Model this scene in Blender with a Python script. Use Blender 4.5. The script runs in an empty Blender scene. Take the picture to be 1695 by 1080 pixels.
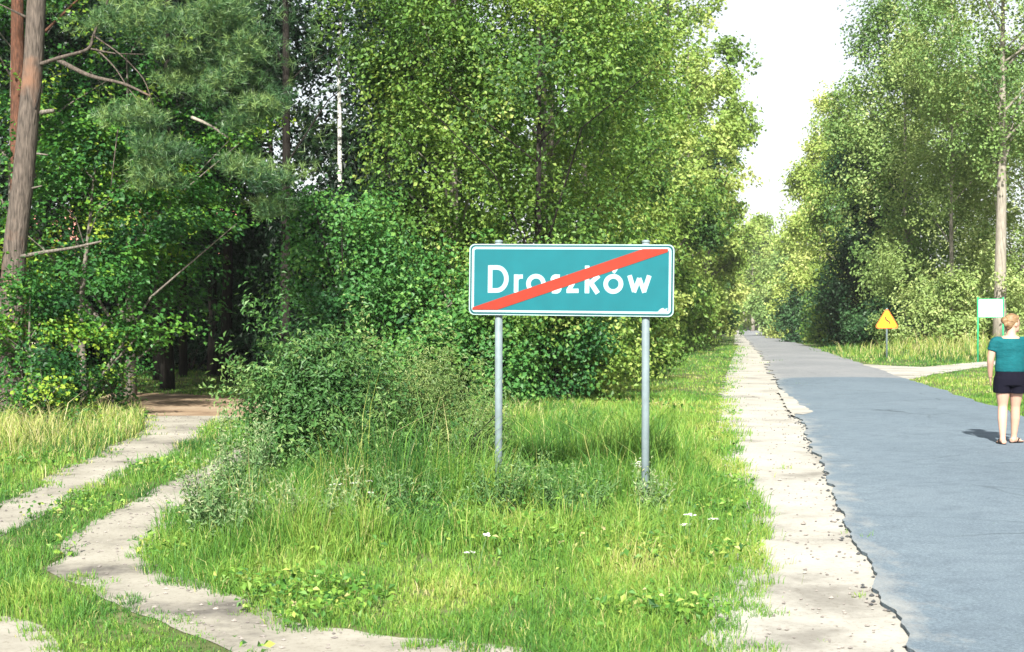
import bpy, bmesh, math
import numpy as np
from mathutils import Vector, Matrix

# ------------------------------------------------------------------ camera, world, sun, exposure
sc = bpy.context.scene
COL = sc.collection
CAM_H = 1.66
FPX = 1695 * 50.0 / 36.0
cam_d = bpy.data.cameras.new('camera'); cam = bpy.data.objects.new('camera', cam_d); COL.objects.link(cam)
cam.location = (0, 0, CAM_H)
cam.rotation_euler = (math.radians(90 - 0.487), 0, 0)
cam_d.lens = 50; cam_d.sensor_width = 36; cam_d.clip_start = 0.1; cam_d.clip_end = 6000
cam_d.dof.use_dof = True; cam_d.dof.focus_distance = 14.0; cam_d.dof.aperture_fstop = 6.3
sc.camera = cam

SUN_EL, SUN_AZ = math.radians(36), math.radians(187)     # azimuth of the sun seen from the camera, clockwise from the view (+Y)
world = bpy.data.worlds.new('World'); sc.world = world; world.use_nodes = True
wn = world.node_tree.nodes; wl = world.node_tree.links
bg = wn['Background']
sky = wn.new('ShaderNodeTexSky'); sky.sky_type = 'NISHITA'; sky.sun_disc = False
sky.sun_elevation = SUN_EL; sky.sun_rotation = SUN_AZ
sky.air_density = 1.0; sky.dust_density = 1.5; sky.ozone_density = 1.0
pale = wn.new('ShaderNodeHueSaturation'); pale.inputs['Saturation'].default_value = 0.32; pale.inputs['Value'].default_value = 1.0
wl.new(sky.outputs[0], pale.inputs['Color']); wl.new(pale.outputs[0], bg.inputs['Color'])
bg.inputs['Strength'].default_value = 0.08
sun_d = bpy.data.lights.new('sun', 'SUN'); sun = bpy.data.objects.new('sun', sun_d); COL.objects.link(sun)
sun_d.energy = 5.0; sun_d.angle = math.radians(1.2); sun_d.color = (1.0, 0.955, 0.87)
to_sun = Vector((math.sin(SUN_AZ) * math.cos(SUN_EL), math.cos(SUN_AZ) * math.cos(SUN_EL), math.sin(SUN_EL)))
sun.rotation_euler = to_sun.to_track_quat('Z', 'Y').to_euler()
sc.view_settings.view_transform = 'Standard'; sc.view_settings.look = 'None'
sc.view_settings.gamma = 1.0; sc.view_settings.use_curve_mapping = False
sc.view_settings.exposure = 1.35
sc.cycles.max_bounces = 4; sc.cycles.diffuse_bounces = 2; sc.cycles.transmission_bounces = 3; sc.cycles.glossy_bounces = 2

# ------------------------------------------------------------------ helpers
R = np.random.default_rng
def sstep(a, b, v):
    t = np.clip((np.asarray(v, float) - a) / (b - a), 0, 1); return t * t * (3 - 2 * t)
def zt(x, y):                                             # height of the land
    y = np.asarray(y, float)
    return -1.35 * sstep(25, 235, y) + 20.0 * sstep(300, 760, y)
def gp(px, py):                                           # where a sight line meets the land
    y = 12.0; z = 0.0
    for _ in range(30):
        y = (CAM_H - z) * FPX / max(py - 520.0, 4); z = float(zt(0, y))
    return ((px - 847.5) / FPX * y, y)
def at(px, py, y): return ((px - 847.5) / FPX * y, y, CAM_H + (520.0 - py) / FPX * y)
def sines(seed, n, fmin, fmax):
    r = R(seed); f = r.uniform(fmin, fmax, n); a = r.uniform(0, 2 * np.pi, n); p = r.uniform(0, 2 * np.pi, n)
    return f * np.cos(a), f * np.sin(a), p
def noise2(x, y, seed=1, fmin=0.5, fmax=2.5, n=8):
    fx, fy, p = sines(seed, n, fmin, fmax); s = np.zeros_like(np.asarray(x, float))
    for i in range(n): s = s + np.sin(x * fx[i] + y * fy[i] + p[i])
    return s / math.sqrt(n)
def unit(v): return v / np.maximum(np.linalg.norm(v, axis=-1, keepdims=True), 1e-9)
def inpoly(x, y, poly):
    c = np.zeros(x.shape, bool); n = len(poly)
    for i in range(n):
        x1, y1 = poly[i]; x2, y2 = poly[(i + 1) % n]
        if y1 == y2: continue
        c ^= ((y1 > y) != (y2 > y)) & (x < (x2 - x1) * (y - y1) / (y2 - y1) + x1)
    return c

def mesh_data(name, V, F, mat, attr=None, smooth=False):
    V = np.asarray(V, np.float32); me = bpy.data.meshes.new(name)
    F = [np.asarray(f, np.int32) for f in F if len(f)]
    me.vertices.add(len(V)); me.vertices.foreach_set('co', V.ravel())
    loops = np.concatenate([f.ravel() for f in F]); tot = np.concatenate([np.full(len(f), f.shape[1], np.int32) for f in F])
    st = np.concatenate([[0], np.cumsum(tot)[:-1]]).astype(np.int32)
    me.loops.add(len(loops)); me.loops.foreach_set('vertex_index', loops)
    me.polygons.add(len(tot)); me.polygons.foreach_set('loop_start', st); me.polygons.foreach_set('loop_total', tot)
    me.polygons.foreach_set('use_smooth', np.full(len(tot), smooth, bool))
    if attr is not None:
        a = me.attributes.new('v', 'FLOAT', 'POINT'); a.data.foreach_set('value', np.asarray(attr, np.float32))
    me.materials.append(mat); me.update(calc_edges=True); return me
def link(name, me, parent=None):
    o = bpy.data.objects.new(name, me); COL.objects.link(o)
    if parent: o.parent = parent
    return o
def mobj(name, V, F, mat, parent=None, attr=None, smooth=False): return link(name, mesh_data(name, V, F, mat, attr, smooth), parent)
def tag(o, label=None, cat=None, group=None, kind=None):
    for k, v in (('label', label), ('category', cat), ('group', group), ('kind', kind)):
        if v: o[k] = v
    return o
def empty(name, loc, label=None, cat=None, group=None, rz=0):
    o = bpy.data.objects.new(name, None); COL.objects.link(o); o.location = loc; o.rotation_euler = (0, 0, rz)
    o.empty_display_size = 0.2
    return tag(o, label, cat, group)
def copy_tree(o, parent=None):
    c = o.copy(); COL.objects.link(c); c.parent = parent
    for ch in list(o.children): copy_tree(ch, c)
    return c

class Geo:
    def __init__(s): s.V = []; s.F = {}; s.n = 0; s.A = []
    def add(s, V, F, a=0.5):
        V = np.asarray(V, float)
        for f in F:
            f = np.asarray(f, int) + s.n; s.F.setdefault(f.shape[1], []).append(f)
        s.V.append(V); s.A.append(np.full(len(V), a)); s.n += len(V); return s
    def tube(s, P, rad, k=8, caps=True, sx=1.0):
        P = np.asarray(P, float); m = len(P); rad = np.broadcast_to(np.asarray(rad, float), (m,))
        T = unit(np.gradient(P, axis=0)); ref = np.array([0.0, 1.0, 0.0]) if abs(T[:, 2]).mean() > 0.7 else np.array([0.0, 0.0, 1.0])
        A = unit(np.cross(T, ref)); B = np.cross(T, A); th = np.linspace(0, 2 * np.pi, k, endpoint=False)
        V = (P[:, None] + rad[:, None, None] * (np.cos(th)[None, :, None] * A[:, None] * sx + np.sin(th)[None, :, None] * B[:, None])).reshape(-1, 3)
        i = np.arange(m - 1)[:, None] * k; j = np.arange(k)[None]; j2 = (j + 1) % k
        Q = np.stack([i + j, i + j2, i + k + j2, i + k + j], -1).reshape(-1, 4)
        F = [Q]
        if caps: F += [np.arange(k)[None, ::-1], (np.arange(k) + (m - 1) * k)[None]]
        return s.add(V, F)
    def box(s, lo, hi):
        x0, y0, z0 = lo; x1, y1, z1 = hi
        V = [(x0, y0, z0), (x1, y0, z0), (x1, y1, z0), (x0, y1, z0), (x0, y0, z1), (x1, y0, z1), (x1, y1, z1), (x0, y1, z1)]
        return s.add(V, [[(0, 3, 2, 1), (4, 5, 6, 7), (0, 1, 5, 4), (1, 2, 6, 5), (2, 3, 7, 6), (3, 0, 4, 7)]])
    def prism(s, pts, z0, z1):                             # polygon in the XZ plane pushed along Y
        n = len(pts); V = [(p[0], z0, p[1]) for p in pts] + [(p[0], z1, p[1]) for p in pts]
        i = np.arange(n); j = (i + 1) % n
        return s.add(V, [i[None], (i[::-1] + n)[None], np.stack([j, i, i + n, j + n], -1)])
    def build(s, name, mat, parent=None, smooth=False, data=False):
        V = np.concatenate(s.V); F = [np.concatenate(f) for f in s.F.values()]
        me = mesh_data(name, V, F, mat, np.concatenate(s.A), smooth)
        return me if data else link(name, me, parent)

# ------------------------------------------------------------------ materials
def mat_new(name):
    m = bpy.data.materials.new(name); m.use_nodes = True; nt = m.node_tree
    return m, nt, nt.nodes['Principled BSDF']
def ramp(nt, stops):
    r = nt.nodes.new('ShaderNodeValToRGB'); e = r.color_ramp.elements
    while len(e) < len(stops): e.new(0.5)
    for k, (p, c) in enumerate(stops): e[k].position = p; e[k].color = (*c, 1)
    return r
def nz(nt, scale, detail=4, rough=0.55, coord='Object', stretch=None):
    tc = nt.nodes.new('ShaderNodeTexCoord'); n = nt.nodes.new('ShaderNodeTexNoise')
    n.inputs['Scale'].default_value = scale; n.inputs['Detail'].default_value = detail; n.inputs['Roughness'].default_value = rough
    if stretch:
        mp = nt.nodes.new('ShaderNodeMapping'); mp.inputs['Scale'].default_value = stretch
        nt.links.new(tc.outputs[coord], mp.inputs[0]); nt.links.new(mp.outputs[0], n.inputs['Vector'])
    else: nt.links.new(tc.outputs[coord], n.inputs['Vector'])
    return n
def bump(nt, b, n, strength, dist):
    bp = nt.nodes.new('ShaderNodeBump'); bp.inputs['Strength'].default_value = strength; bp.inputs['Distance'].default_value = dist
    nt.links.new(n.outputs[0], bp.inputs['Height']); nt.links.new(bp.outputs[0], b.inputs['Normal'])
def leaf_mat(name, stops, trans=0.3, rough=0.5, warm=(1.25, 1.15, 0.5)):
    m, nt, b = mat_new(name)
    at_ = nt.nodes.new('ShaderNodeAttribute'); at_.attribute_name = 'v'
    r = ramp(nt, stops); nt.links.new(at_.outputs['Fac'], r.inputs[0])
    nt.links.new(r.outputs[0], b.inputs['Base Color']); b.inputs['Roughness'].default_value = rough
    b.inputs['Specular IOR Level'].default_value = 0.35
    tr = nt.nodes.new('ShaderNodeBsdfTranslucent'); mu = nt.nodes.new('ShaderNodeMix'); mu.data_type = 'RGBA'; mu.blend_type = 'MULTIPLY'
    mu.inputs[0].default_value = 1; nt.links.new(r.outputs[0], mu.inputs[6]); mu.inputs[7].default_value = (*warm, 1)
    nt.links.new(mu.outputs[2], tr.inputs[0])
    mx = nt.nodes.new('ShaderNodeMixShader'); mx.inputs[0].default_value = trans
    nt.links.new(b.outputs[0], mx.inputs[1]); nt.links.new(tr.outputs[0], mx.inputs[2])
    nt.links.new(mx.outputs[0], nt.nodes['Material Output'].inputs[0]); return m
def noise_mat(name, stops, scale, rough=0.85, bs=0.3, bd=0.01, detail=5, stretch=None, metal=0.0, spec=0.3, bscale=None):
    m, nt, b = mat_new(name); n = nz(nt, scale, detail, stretch=stretch); r = ramp(nt, stops)
    nt.links.new(n.outputs[0], r.inputs[0]); nt.links.new(r.outputs[0], b.inputs['Base Color'])
    b.inputs['Roughness'].default_value = rough; b.inputs['Metallic'].default_value = metal; b.inputs['Specular IOR Level'].default_value = spec
    if bs: bump(nt, b, nz(nt, bscale, 3, stretch=stretch) if bscale else n, bs, bd)
    return m

M = {}
M['poplar'] = leaf_mat('poplar leaves', [(0, (.026, .072, .018)), (.4, (.078, .175, .030)), (.75, (.165, .27, .046)), (1, (.33, .40, .11))], .32)
M['poplar_sun'] = leaf_mat('yellowing poplar leaves', [(0, (.09, .18, .035)), (.5, (.235, .35, .075)), (1, (.45, .51, .17))], .35)
M['aspen'] = leaf_mat('light aspen leaves', [(0, (.07, .15, .045)), (.5, (.18, .30, .085)), (1, (.40, .49, .19))], .34)
M['gold'] = leaf_mat('pale golden poplar leaves', [(0, (.15, .25, .05)), (.5, (.33, .44, .11)), (1, (.54, .58, .22))], .38)
M['brush'] = leaf_mat('feathery bush leaves', [(0, (.04, .095, .03)), (.5, (.12, .20, .055)), (1, (.30, .36, .14))], .28)
M['willow'] = leaf_mat('willow leaves', [(0, (.09, .16, .045)), (.5, (.235, .335, .10)), (1, (.46, .52, .22))], .3)
M['dark'] = leaf_mat('dark alder leaves', [(0, (.010, .035, .012)), (.6, (.03, .085, .028)), (1, (.07, .15, .05))], .22)
M['forest'] = leaf_mat('shade darkened forest leaves', [(0, (.003, .013, .006)), (.6, (.010, .035, .013)), (1, (.028, .075, .025))], .15)  # near black, the shade inside the wood is put into the leaf colour
M['oak'] = leaf_mat('oak leaves', [(0, (.012, .06, .018)), (.55, (.040, .15, .026)), (.85, (.11, .26, .03)), (1, (.26, .37, .04))], .34)
M['hazel'] = leaf_mat('hazel leaves', [(0, (.016, .075, .024)), (.55, (.06, .19, .04)), (1, (.19, .34, .07))], .3)
M['bush'] = leaf_mat('bush leaves', [(0, (.016, .06, .018)), (.55, (.065, .165, .042)), (1, (.21, .31, .10))], .25)
M['needle'] = leaf_mat('pine needles', [(0, (.02, .06, .025)), (.5, (.06, .135, .045)), (1, (.17, .26, .08))], .15, .45)
M['weed'] = leaf_mat('weed leaves', [(0, (.05, .12, .045)), (.5, (.12, .22, .08)), (1, (.34, .36, .20))], .2)
M['grass'] = leaf_mat('grass blades', [(0, (.018, .075, .014)), (.38, (.075, .20, .03)), (.64, (.18, .31, .045)), (.84, (.32, .37, .09)), (1, (.46, .41, .22))], .28, .55)
M['bark'] = noise_mat('grey bark', [(.3, (.07, .06, .05)), (.7, (.20, .18, .15))], 9, .9, .8, .03, stretch=(3, 3, .5))
M['bark_dark'] = noise_mat('dark bark', [(.3, (.006, .005, .005)), (.7, (.03, .025, .02))], 9, .95, .8, .03, stretch=(3, 3, .5))  # dark trunks, taken darker still to put the wood's shade into the bark
M['bark_pale'] = noise_mat('pale smooth bark', [(.3, (.15, .135, .11)), (.7, (.32, .29, .24))], 6, .85, .5, .02, stretch=(3, 3, .4))
M['bark_birch'] = noise_mat('white birch bark', [(.36, (.06, .06, .055)), (.42, (.55, .55, .50)), (.8, (.72, .72, .68))], 5, .7, .3, .01, stretch=(1, 1, 3))
M['bark_red'] = noise_mat('red pine bark', [(.3, (.035, .018, .012)), (.7, (.15, .065, .038))], 10, .9, .9, .03, stretch=(3, 3, .7))
def pine_bark():
    m, nt, b = mat_new('grey pine bark plates')
    n = nz(nt, 12, 6, stretch=(3, 3, .45)); r = ramp(nt, [(.3, (.026, .020, .016)), (.5, (.078, .062, .05)), (.72, (.145, .116, .095))])
    n2 = nz(nt, 1.6, 3); r2 = ramp(nt, [(.55, (0, 0, 0)), (.72, (1, 1, 1))]); nt.links.new(n2.outputs[0], r2.inputs[0])
    mx = nt.nodes.new('ShaderNodeMix'); mx.data_type = 'RGBA'; nt.links.new(r2.outputs[0], mx.inputs[0])
    nt.links.new(n.outputs[0], r.inputs[0]); nt.links.new(r.outputs[0], mx.inputs[6]); mx.inputs[7].default_value = (.17, .09, .055, 1)
    nt.links.new(mx.outputs[2], b.inputs['Base Color']); b.inputs['Roughness'].default_value = .9; bump(nt, b, n, 1.0, .03); return m
M['bark_pine'] = pine_bark()
M['ground'] = noise_mat('turf soil', [(.3, (.05, .07, .022)), (.5, (.09, .115, .035)), (.75, (.15, .155, .07))], 1.7, .95, .5, .04, bscale=14)
def sand(name, c0, c1, c2):
    m, nt, b = mat_new(name)
    n = nz(nt, .9, 8, .65); r = ramp(nt, [(.34, c0), (.47, c1), (.66, c2)]); nt.links.new(n.outputs[0], r.inputs[0])
    n2 = nz(nt, 30, 6, .75); r2 = ramp(nt, [(.32, (.55, .51, .46)), (.47, (1, 1, 1))]); nt.links.new(n2.outputs[0], r2.inputs[0])
    mu = nt.nodes.new('ShaderNodeMix'); mu.data_type = 'RGBA'; mu.blend_type = 'MULTIPLY'; mu.inputs[0].default_value = .75
    nt.links.new(r.outputs[0], mu.inputs[6]); nt.links.new(r2.outputs[0], mu.inputs[7]); nt.links.new(mu.outputs[2], b.inputs['Base Color'])
    b.inputs['Roughness'].default_value = .95; b.inputs['Specular IOR Level'].default_value = .15; bump(nt, b, n2, .25, .012); return m
M['sand'] = sand('pale sand', (.22, .21, .185), (.36, .349, .31), (.435, .423, .38))
M['track'] = sand('trodden sandy track', (.12, .112, .10), (.28, .264, .222), (.375, .357, .305))
M['dirt'] = sand('brown forest dirt', (.13, .085, .06), (.26, .185, .12), (.36, .28, .20))
def asphalt(name, c0, c1, c2, dust=(.42, .40, .35)):
    m, nt, b = mat_new(name); N = nt.nodes; Lk = nt.links.new
    def mix(kind, f, A, B):
        x = N.new('ShaderNodeMix'); x.data_type = 'RGBA'; x.blend_type = kind
        if isinstance(f, float): x.inputs[0].default_value = f
        else: Lk(f, x.inputs[0])
        for q, v in ((6, A), (7, B)):
            if isinstance(v, tuple): x.inputs[q].default_value = (*v, 1)
            else: Lk(v, x.inputs[q])
        return x.outputs[2]
    n = nz(nt, .45, 6, .55, stretch=(1, .55, 1)); r = ramp(nt, [(.25, c0), (.5, c1), (.75, c2)]); Lk(n.outputs[0], r.inputs[0])
    n2 = nz(nt, 55, 5, .8); r2 = ramp(nt, [(.28, (.5, .5, .5)), (.5, (1, 1, 1)), (.68, (1.5, 1.5, 1.46))]); Lk(n2.outputs[0], r2.inputs[0])
    c = mix('MULTIPLY', .9, r.outputs[0], r2.outputs[0])
    n4 = nz(nt, 4.5, 6, .7); r4 = ramp(nt, [(.36, (.86, .86, .87)), (.5, (1, 1, 1)), (.66, (1.07, 1.07, 1.05))]); Lk(n4.outputs[0], r4.inputs[0]); c = mix('MULTIPLY', 1.0, c, r4.outputs[0])
    tc = N.new('ShaderNodeTexCoord'); vo = N.new('ShaderNodeTexVoronoi'); vo.feature = 'DISTANCE_TO_EDGE'; vo.inputs['Scale'].default_value = .55
    wob = nz(nt, 2.2, 5); mxv = N.new('ShaderNodeMix'); mxv.data_type = 'VECTOR'; mxv.inputs[0].default_value = .18; Lk(tc.outputs['Object'], mxv.inputs[4]); Lk(wob.outputs['Color'], mxv.inputs[5]); Lk(mxv.outputs[1], vo.inputs['Vector'])
    rc = ramp(nt, [(.0, (.45, .45, .45)), (.012, (1, 1, 1))]); Lk(vo.outputs['Distance'], rc.inputs[0]); nm = nz(nt, .35, 3); rm = ramp(nt, [(.48, (0, 0, 0)), (.6, (1, 1, 1))]); Lk(nm.outputs[0], rm.inputs[0])
    c = mix('MULTIPLY', rm.outputs[0], c, rc.outputs[0])
    at_ = N.new('ShaderNodeAttribute'); at_.attribute_name = 'v'; n3 = nz(nt, 3.2, 7, .7, stretch=(1, .5, 1)); ad = N.new('ShaderNodeMath'); ad.operation = 'MULTIPLY_ADD'; Lk(n3.outputs[0], ad.inputs[0]); ad.inputs[1].default_value = -1.5; Lk(at_.outputs['Fac'], ad.inputs[2])
    rd = ramp(nt, [(.0, (1, 1, 1)), (.35, (0, 0, 0))]); sh_ = N.new('ShaderNodeMath'); sh_.operation = 'ADD'; Lk(ad.outputs[0], sh_.inputs[0]); sh_.inputs[1].default_value = .90; Lk(sh_.outputs[0], rd.inputs[0])
    mf = N.new('ShaderNodeMath'); mf.operation = 'MULTIPLY'; Lk(rd.outputs[0], mf.inputs[0]); mf.inputs[1].default_value = .42
    c = mix('MIX', mf.outputs[0], c, dust)
    Lk(c, b.inputs['Base Color']); b.inputs['Roughness'].default_value = .85; b.inputs['Specular IOR Level'].default_value = .25; bump(nt, b, n2, .3, .006); return m
M['asphalt'] = asphalt('blue grey asphalt', (.108, .143, .174), (.125, .165, .200), (.145, .187, .222))
M['asphalt_old'] = asphalt('worn pinkish asphalt', (.165, .175, .185), (.20, .21, .22), (.245, .25, .255))
M['stone'] = noise_mat('gravel stone', [(.3, (.10, .09, .085)), (.7, (.34, .31, .28))], 8, .9, .3, .01)
def plain(name, c, rough=.5, metal=0, spec=.18, var=.12, scale=6):
    lo = tuple(max(0, v * (1 - var)) for v in c); hi = tuple(v * (1 + var) for v in c)
    return noise_mat(name, [(.3, lo), (.7, hi)], scale, rough, .08, .003, metal=metal, spec=spec)
M['teal'] = plain('teal sign sheeting', (.0030, .105, .128), .6, var=.07)
M['teal_dark'] = plain('dark teal sign line', (.006, .065, .075), .6, var=.07)
M['sign_white'] = plain('white sign sheeting', (.29, .43, .45), .6, var=.05)
M['sign_red'] = plain('red sign sheeting', (.24, .024, .012), .6, var=.1)
M['galv'] = plain('galvanised steel', (.155, .20, .215), .5, 0, var=.14, scale=12)
M['sign_back'] = plain('sign back metal', (.27, .37, .38), .6, 0)
M['yellow'] = plain('yellow warning sheeting', (.80, .36, .02), .45, var=.05)
M['orange_edge'] = plain('red warning edge', (.62, .14, .03), .45)
M['black'] = plain('black paint', (.02, .02, .02), .5)
M['board_white'] = plain('white board', (.80, .80, .78), .5, var=.03)
M['board_green'] = plain('green painted frame', (.03, .30, .13), .5)
M['roof'] = noise_mat('pink red roof tiles', [(.3, (.36, .14, .11)), (.7, (.58, .27, .22))], 5, .8, .3, .02)
M['plaster'] = noise_mat('cream plaster', [(.3, (.58, .54, .40)), (.7, (.70, .66, .52))], 2, .9, .1, .01)
M['glass'] = plain('dark window glass', (.03, .04, .05), .1)
M['skin'] = plain('skin', (.46, .28, .21), .55, var=.06, scale=5)
M['hair'] = noise_mat('strawberry blonde hair', [(.3, (.10, .052, .026)), (.7, (.30, .20, .10))], 22, .5, .6, .01, stretch=(1, 1, 3))
M['shirt'] = noise_mat('teal jersey', [(.3, (.005, .068, .080)), (.7, (.009, .10, .115))], 7, .9, .9, .03, 3, (1, .6, 1.6), spec=.1)
M['shorts'] = plain('navy black cotton', (.006, .006, .012), .9, spec=.08)
M['sandal'] = plain('black sandal', (.012, .012, .013), .6)
M['petal'] = plain('white petals', (.78, .78, .72), .7)
M['lip'] = plain('lips', (.5, .2, .17), .5)

# ------------------------------------------------------------------ the land, road and tracks
ys = np.concatenate([np.arange(-40, 320, 2.0), np.arange(320, 800, 10.0), np.linspace(800, 4000, 16)])
xs = np.concatenate([np.linspace(-3000, -120, 10), np.linspace(-100, 160, 53), np.linspace(180, 3000, 10)])
gx, gy = np.meshgrid(xs, ys); gz = zt(gx, gy); nx = len(xs)
i = (np.arange(len(ys) - 1)[:, None] * nx + np.arange(nx - 1)[None]).ravel()
ground = mobj('ground', np.stack([gx, gy, gz], -1).reshape(-1, 3), [np.stack([i, i + 1, i + nx + 1, i + nx], -1)], M['ground'], smooth=True)
tag(ground, 'grassy land on both sides of the lane', 'ground', kind='structure')

LEFT = [gp(*p) for p in [(1502, 1077), (1478, 1017), (1445, 945), (1421, 916), (1392, 849), (1372, 791), (1344, 743), (1320, 697), (1286, 635), (1268, 600)]]
def road_c(y): return 2.95 + 0.1575 * y
_ly = [p[1] for p in LEFT]; _lx = [p[0] for p in LEFT]
def road_l(y):
    y = np.asarray(y, float); a = np.interp(y, _ly, _lx)
    far = road_c(y) - 1.95; near = _lx[0] - (_ly[0] - y) * 0.1
    return np.where(y < _ly[0], near, np.where(y > _ly[-1], far + (_lx[-1] - (road_c(_ly[-1]) - 1.95)) * np.exp(-(y - _ly[-1]) / 25), a))
def road_r(y): return road_c(y) + np.interp(y, [18, 35, 60, 100], [1.75, 1.35, 1.25, 1.3])
def strip(name, y, xl, xr, lift, mat, ncol=8, skirt=0.0, label=None, camber=0.0):
    n = len(y); u = np.linspace(0, 1, ncol); xs_ = [np.convolve(np.pad(q, 12, 'edge'), np.ones(25) / 25, 'valid') for q in (xl, xr)]
    X = xs_[0][:, None] * (1 - u) + xs_[1][:, None] * u; X[:, 0] = xl; X[:, -1] = xr; Y = np.repeat(y[:, None], ncol, 1)
    Z = zt(X, Y) + lift + camber * (1 - (2 * u - 1) ** 2)[None]
    V = np.stack([X, Y, Z], -1).reshape(-1, 3); k = (np.arange(n - 1)[:, None] * ncol + np.arange(ncol - 1)[None]).ravel()
    F = [np.stack([k, k + 1, k + ncol + 1, k + ncol], -1)]
    if skirt:
        b = len(V); s1 = V[::ncol] + [0.012, 0, -skirt]; s2 = V[ncol - 1::ncol] + [0.03, 0, -skirt]; V = np.concatenate([V, s1, s2])
        q = np.arange(n - 1); F.append(np.stack([q * ncol, (q + 1) * ncol, b + q + 1, b + q], -1)); F.append(np.stack([(q + 1) * ncol + ncol - 1, q * ncol + ncol - 1, b + n + q, b + n + q + 1], -1))
    AT = np.zeros(len(V)); AT[:n * ncol] = (X - X[:, :1]).ravel() + .02; AT[n * ncol:] = 3.0
    o = mobj(name, V, F, mat, None, AT); return tag(o, label, 'road', kind='structure')
ya = np.arange(2, 36.2, 0.06)
rag = 0.03 * noise2(ya, ya * 0, 5, 2, 8) + 0.012 * noise2(ya, ya * 0, 6, 10, 34) + 0.10 * np.clip(noise2(ya, ya * 0, 9, .6, 1.7), 0, 2) * sstep(17, 24, ya)
strip('road', ya, road_l(ya) + rag, road_r(ya) + 0.05 * noise2(ya, ya * 0, 8, 1, 6), 0.036, M['asphalt'], 8, .05, 'blue grey resurfaced asphalt lane with a crumbling edge', .03)
yb = np.concatenate([np.arange(35.6, 70, 0.3), np.arange(70, 262, 2.0)])
strip('road', yb, road_l(yb) + 0.12 * noise2(yb, yb * 0, 5, .6, 3), road_r(yb) + 0.06 * noise2(yb, yb * 0, 8, 1, 3), 0.030, M['asphalt_old'], 6, .05, 'older paler asphalt continuing straight into the distance', .03)
# sandy shoulder
SH = [gp(*p) for p in [(1190, 1110), (1238, 1080), (1192, 1046), (1238, 1022), (1216, 1000), (1244, 972), (1240, 930), (1250, 892), (1240, 862), (1247, 832), (1238, 802), (1216, 762), (1213, 722), (1207, 690), (1203, 652), (1212, 620), (1219, 590), (1226, 570)]]
_sy = [p[1] for p in SH]; _sx = [p[0] for p in SH]
def sand_l(y):
    y = np.asarray(y, float); return np.where(y > _sy[-1], road_l(y) - 1.0, np.interp(y, _sy, _sx))
yc = np.concatenate([np.arange(2, 60, .06), np.arange(60, 262, 2.0)])
strip('sand_shoulder', yc, sand_l(yc) - .14 + .06 * noise2(yc, yc * 0, 12, 3, 20) * (yc < 40), road_l(yc) + .4, .008, M['sand'], 6, 0, 'pale sandy shoulder beside the asphalt')['category'] = 'shoulder'

def densify(poly, step=.12, amp=.012, seed=3):
    P = np.array(poly + [poly[0]], float); out = []
    for a, b in zip(P[:-1], P[1:]):
        n = max(1, int(np.hypot(*(b - a)) / step)); out += [a + (b - a) * t / n for t in range(n)]
    P = np.array(out); P[:, 0] += amp * noise2(P[:, 0] * 3, P[:, 1] * 3, seed, 1, 5); P[:, 1] += amp * 2 * noise2(P[:, 0] * 3, P[:, 1] * 3, seed + 1, 1, 5)
    return P
def patch(name, poly, lift, mat, label, cat='track', seed=3, amp=.012, grow=.09):
    P = densify(poly, seed=seed, amp=amp)
    if grow:
        ar = np.sum(P[:, 0] * np.roll(P[:, 1], -1) - np.roll(P[:, 0], -1) * P[:, 1]); T_ = np.roll(P, -2, 0) - np.roll(P, 2, 0); nn = np.stack([T_[:, 1], -T_[:, 0]], -1) * np.sign(ar)
        P = P + nn / np.maximum(np.linalg.norm(nn, axis=1, keepdims=True), 1e-6) * grow
    bm = bmesh.new(); vs = [bm.verts.new((x, y, float(zt(x, y)) + lift)) for x, y in P]
    f = bm.faces.new(vs); f.normal_update()
    if f.normal.z < 0: f.normal_flip()
    bmesh.ops.triangulate(bm, faces=bm.faces[:], quad_method='BEAUTY', ngon_method='EAR_CLIP'); me = bpy.data.meshes.new(name); bm.to_mesh(me); bm.free(); me.materials.append(mat)
    return tag(link(name, me), label, cat, kind='structure')
G = lambda L: [gp(*p) for p in L]
RUT_A = G([(-90, 872), (0, 846), (39, 823), (89, 805), (84, 795), (117, 773), (179, 753), (190, 739), (218, 730), (249, 712), (250, 690), (330, 690), (389, 691), (346, 704), (330, 727), (288, 742), (303, 751), (225, 770), (187, 792), (128, 813), (113, 824), (58, 851), (0, 879), (-90, 925)])
RUT_B = G([(420, 735), (362, 761), (342, 777), (264, 812), (249, 825), (206, 847), (148, 878), (121, 901), (128, 924), (91, 944), (163, 971), (218, 998), (292, 1029), (350, 1053), (389, 1068), (440, 1092), (520, 1130), (900, 1150), (860, 1084), (791, 1077), (643, 1064), (560, 1049), (505, 1045), (447, 1035), (439, 1026), (400, 998), (338, 983), (307, 963), (253, 959), (233, 928), (235, 913), (253, 889), (280, 854), (311, 835), (346, 804), (400, 770)])
CROSS = G([(150, 664), (202, 649.5), (342, 655), (404, 657), (560, 660), (560, 676), (420, 688), (389, 694), (330, 693), (250, 693), (235, 678), (190, 676)])
BARE1 = G([(-60, 1035), (0, 1028), (40, 1042), (75, 1082), (60, 1110), (-80, 1110)])
BARE2 = G([(-40, 885), (30, 880), (60, 890), (20, 903), (-40, 905)]); BARE3 = G([(-30, 925), (10, 915), (60, 928), (40, 938), (-30, 945)]); BARE4 = G([(95, 868), (120, 862), (150, 866), (128, 876), (100, 876)])
SIDE = G([(1380, 600), (1398, 602), (1462, 606), (1532, 609), (1602, 602), (1641, 599), (1720, 592), (1820, 586), (1820, 592), (1720, 600), (1641, 606), (1602, 611), (1532, 622), (1497, 630), (1447, 631), (1423, 622), (1375, 616)])
patch('track', RUT_A, .005, M['track'], 'left wheel rut of the sandy track into the wood', seed=11)
patch('track', RUT_B, .006, M['track'], 'right wheel rut of the sandy track bending round the verge', seed=13)
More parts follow.
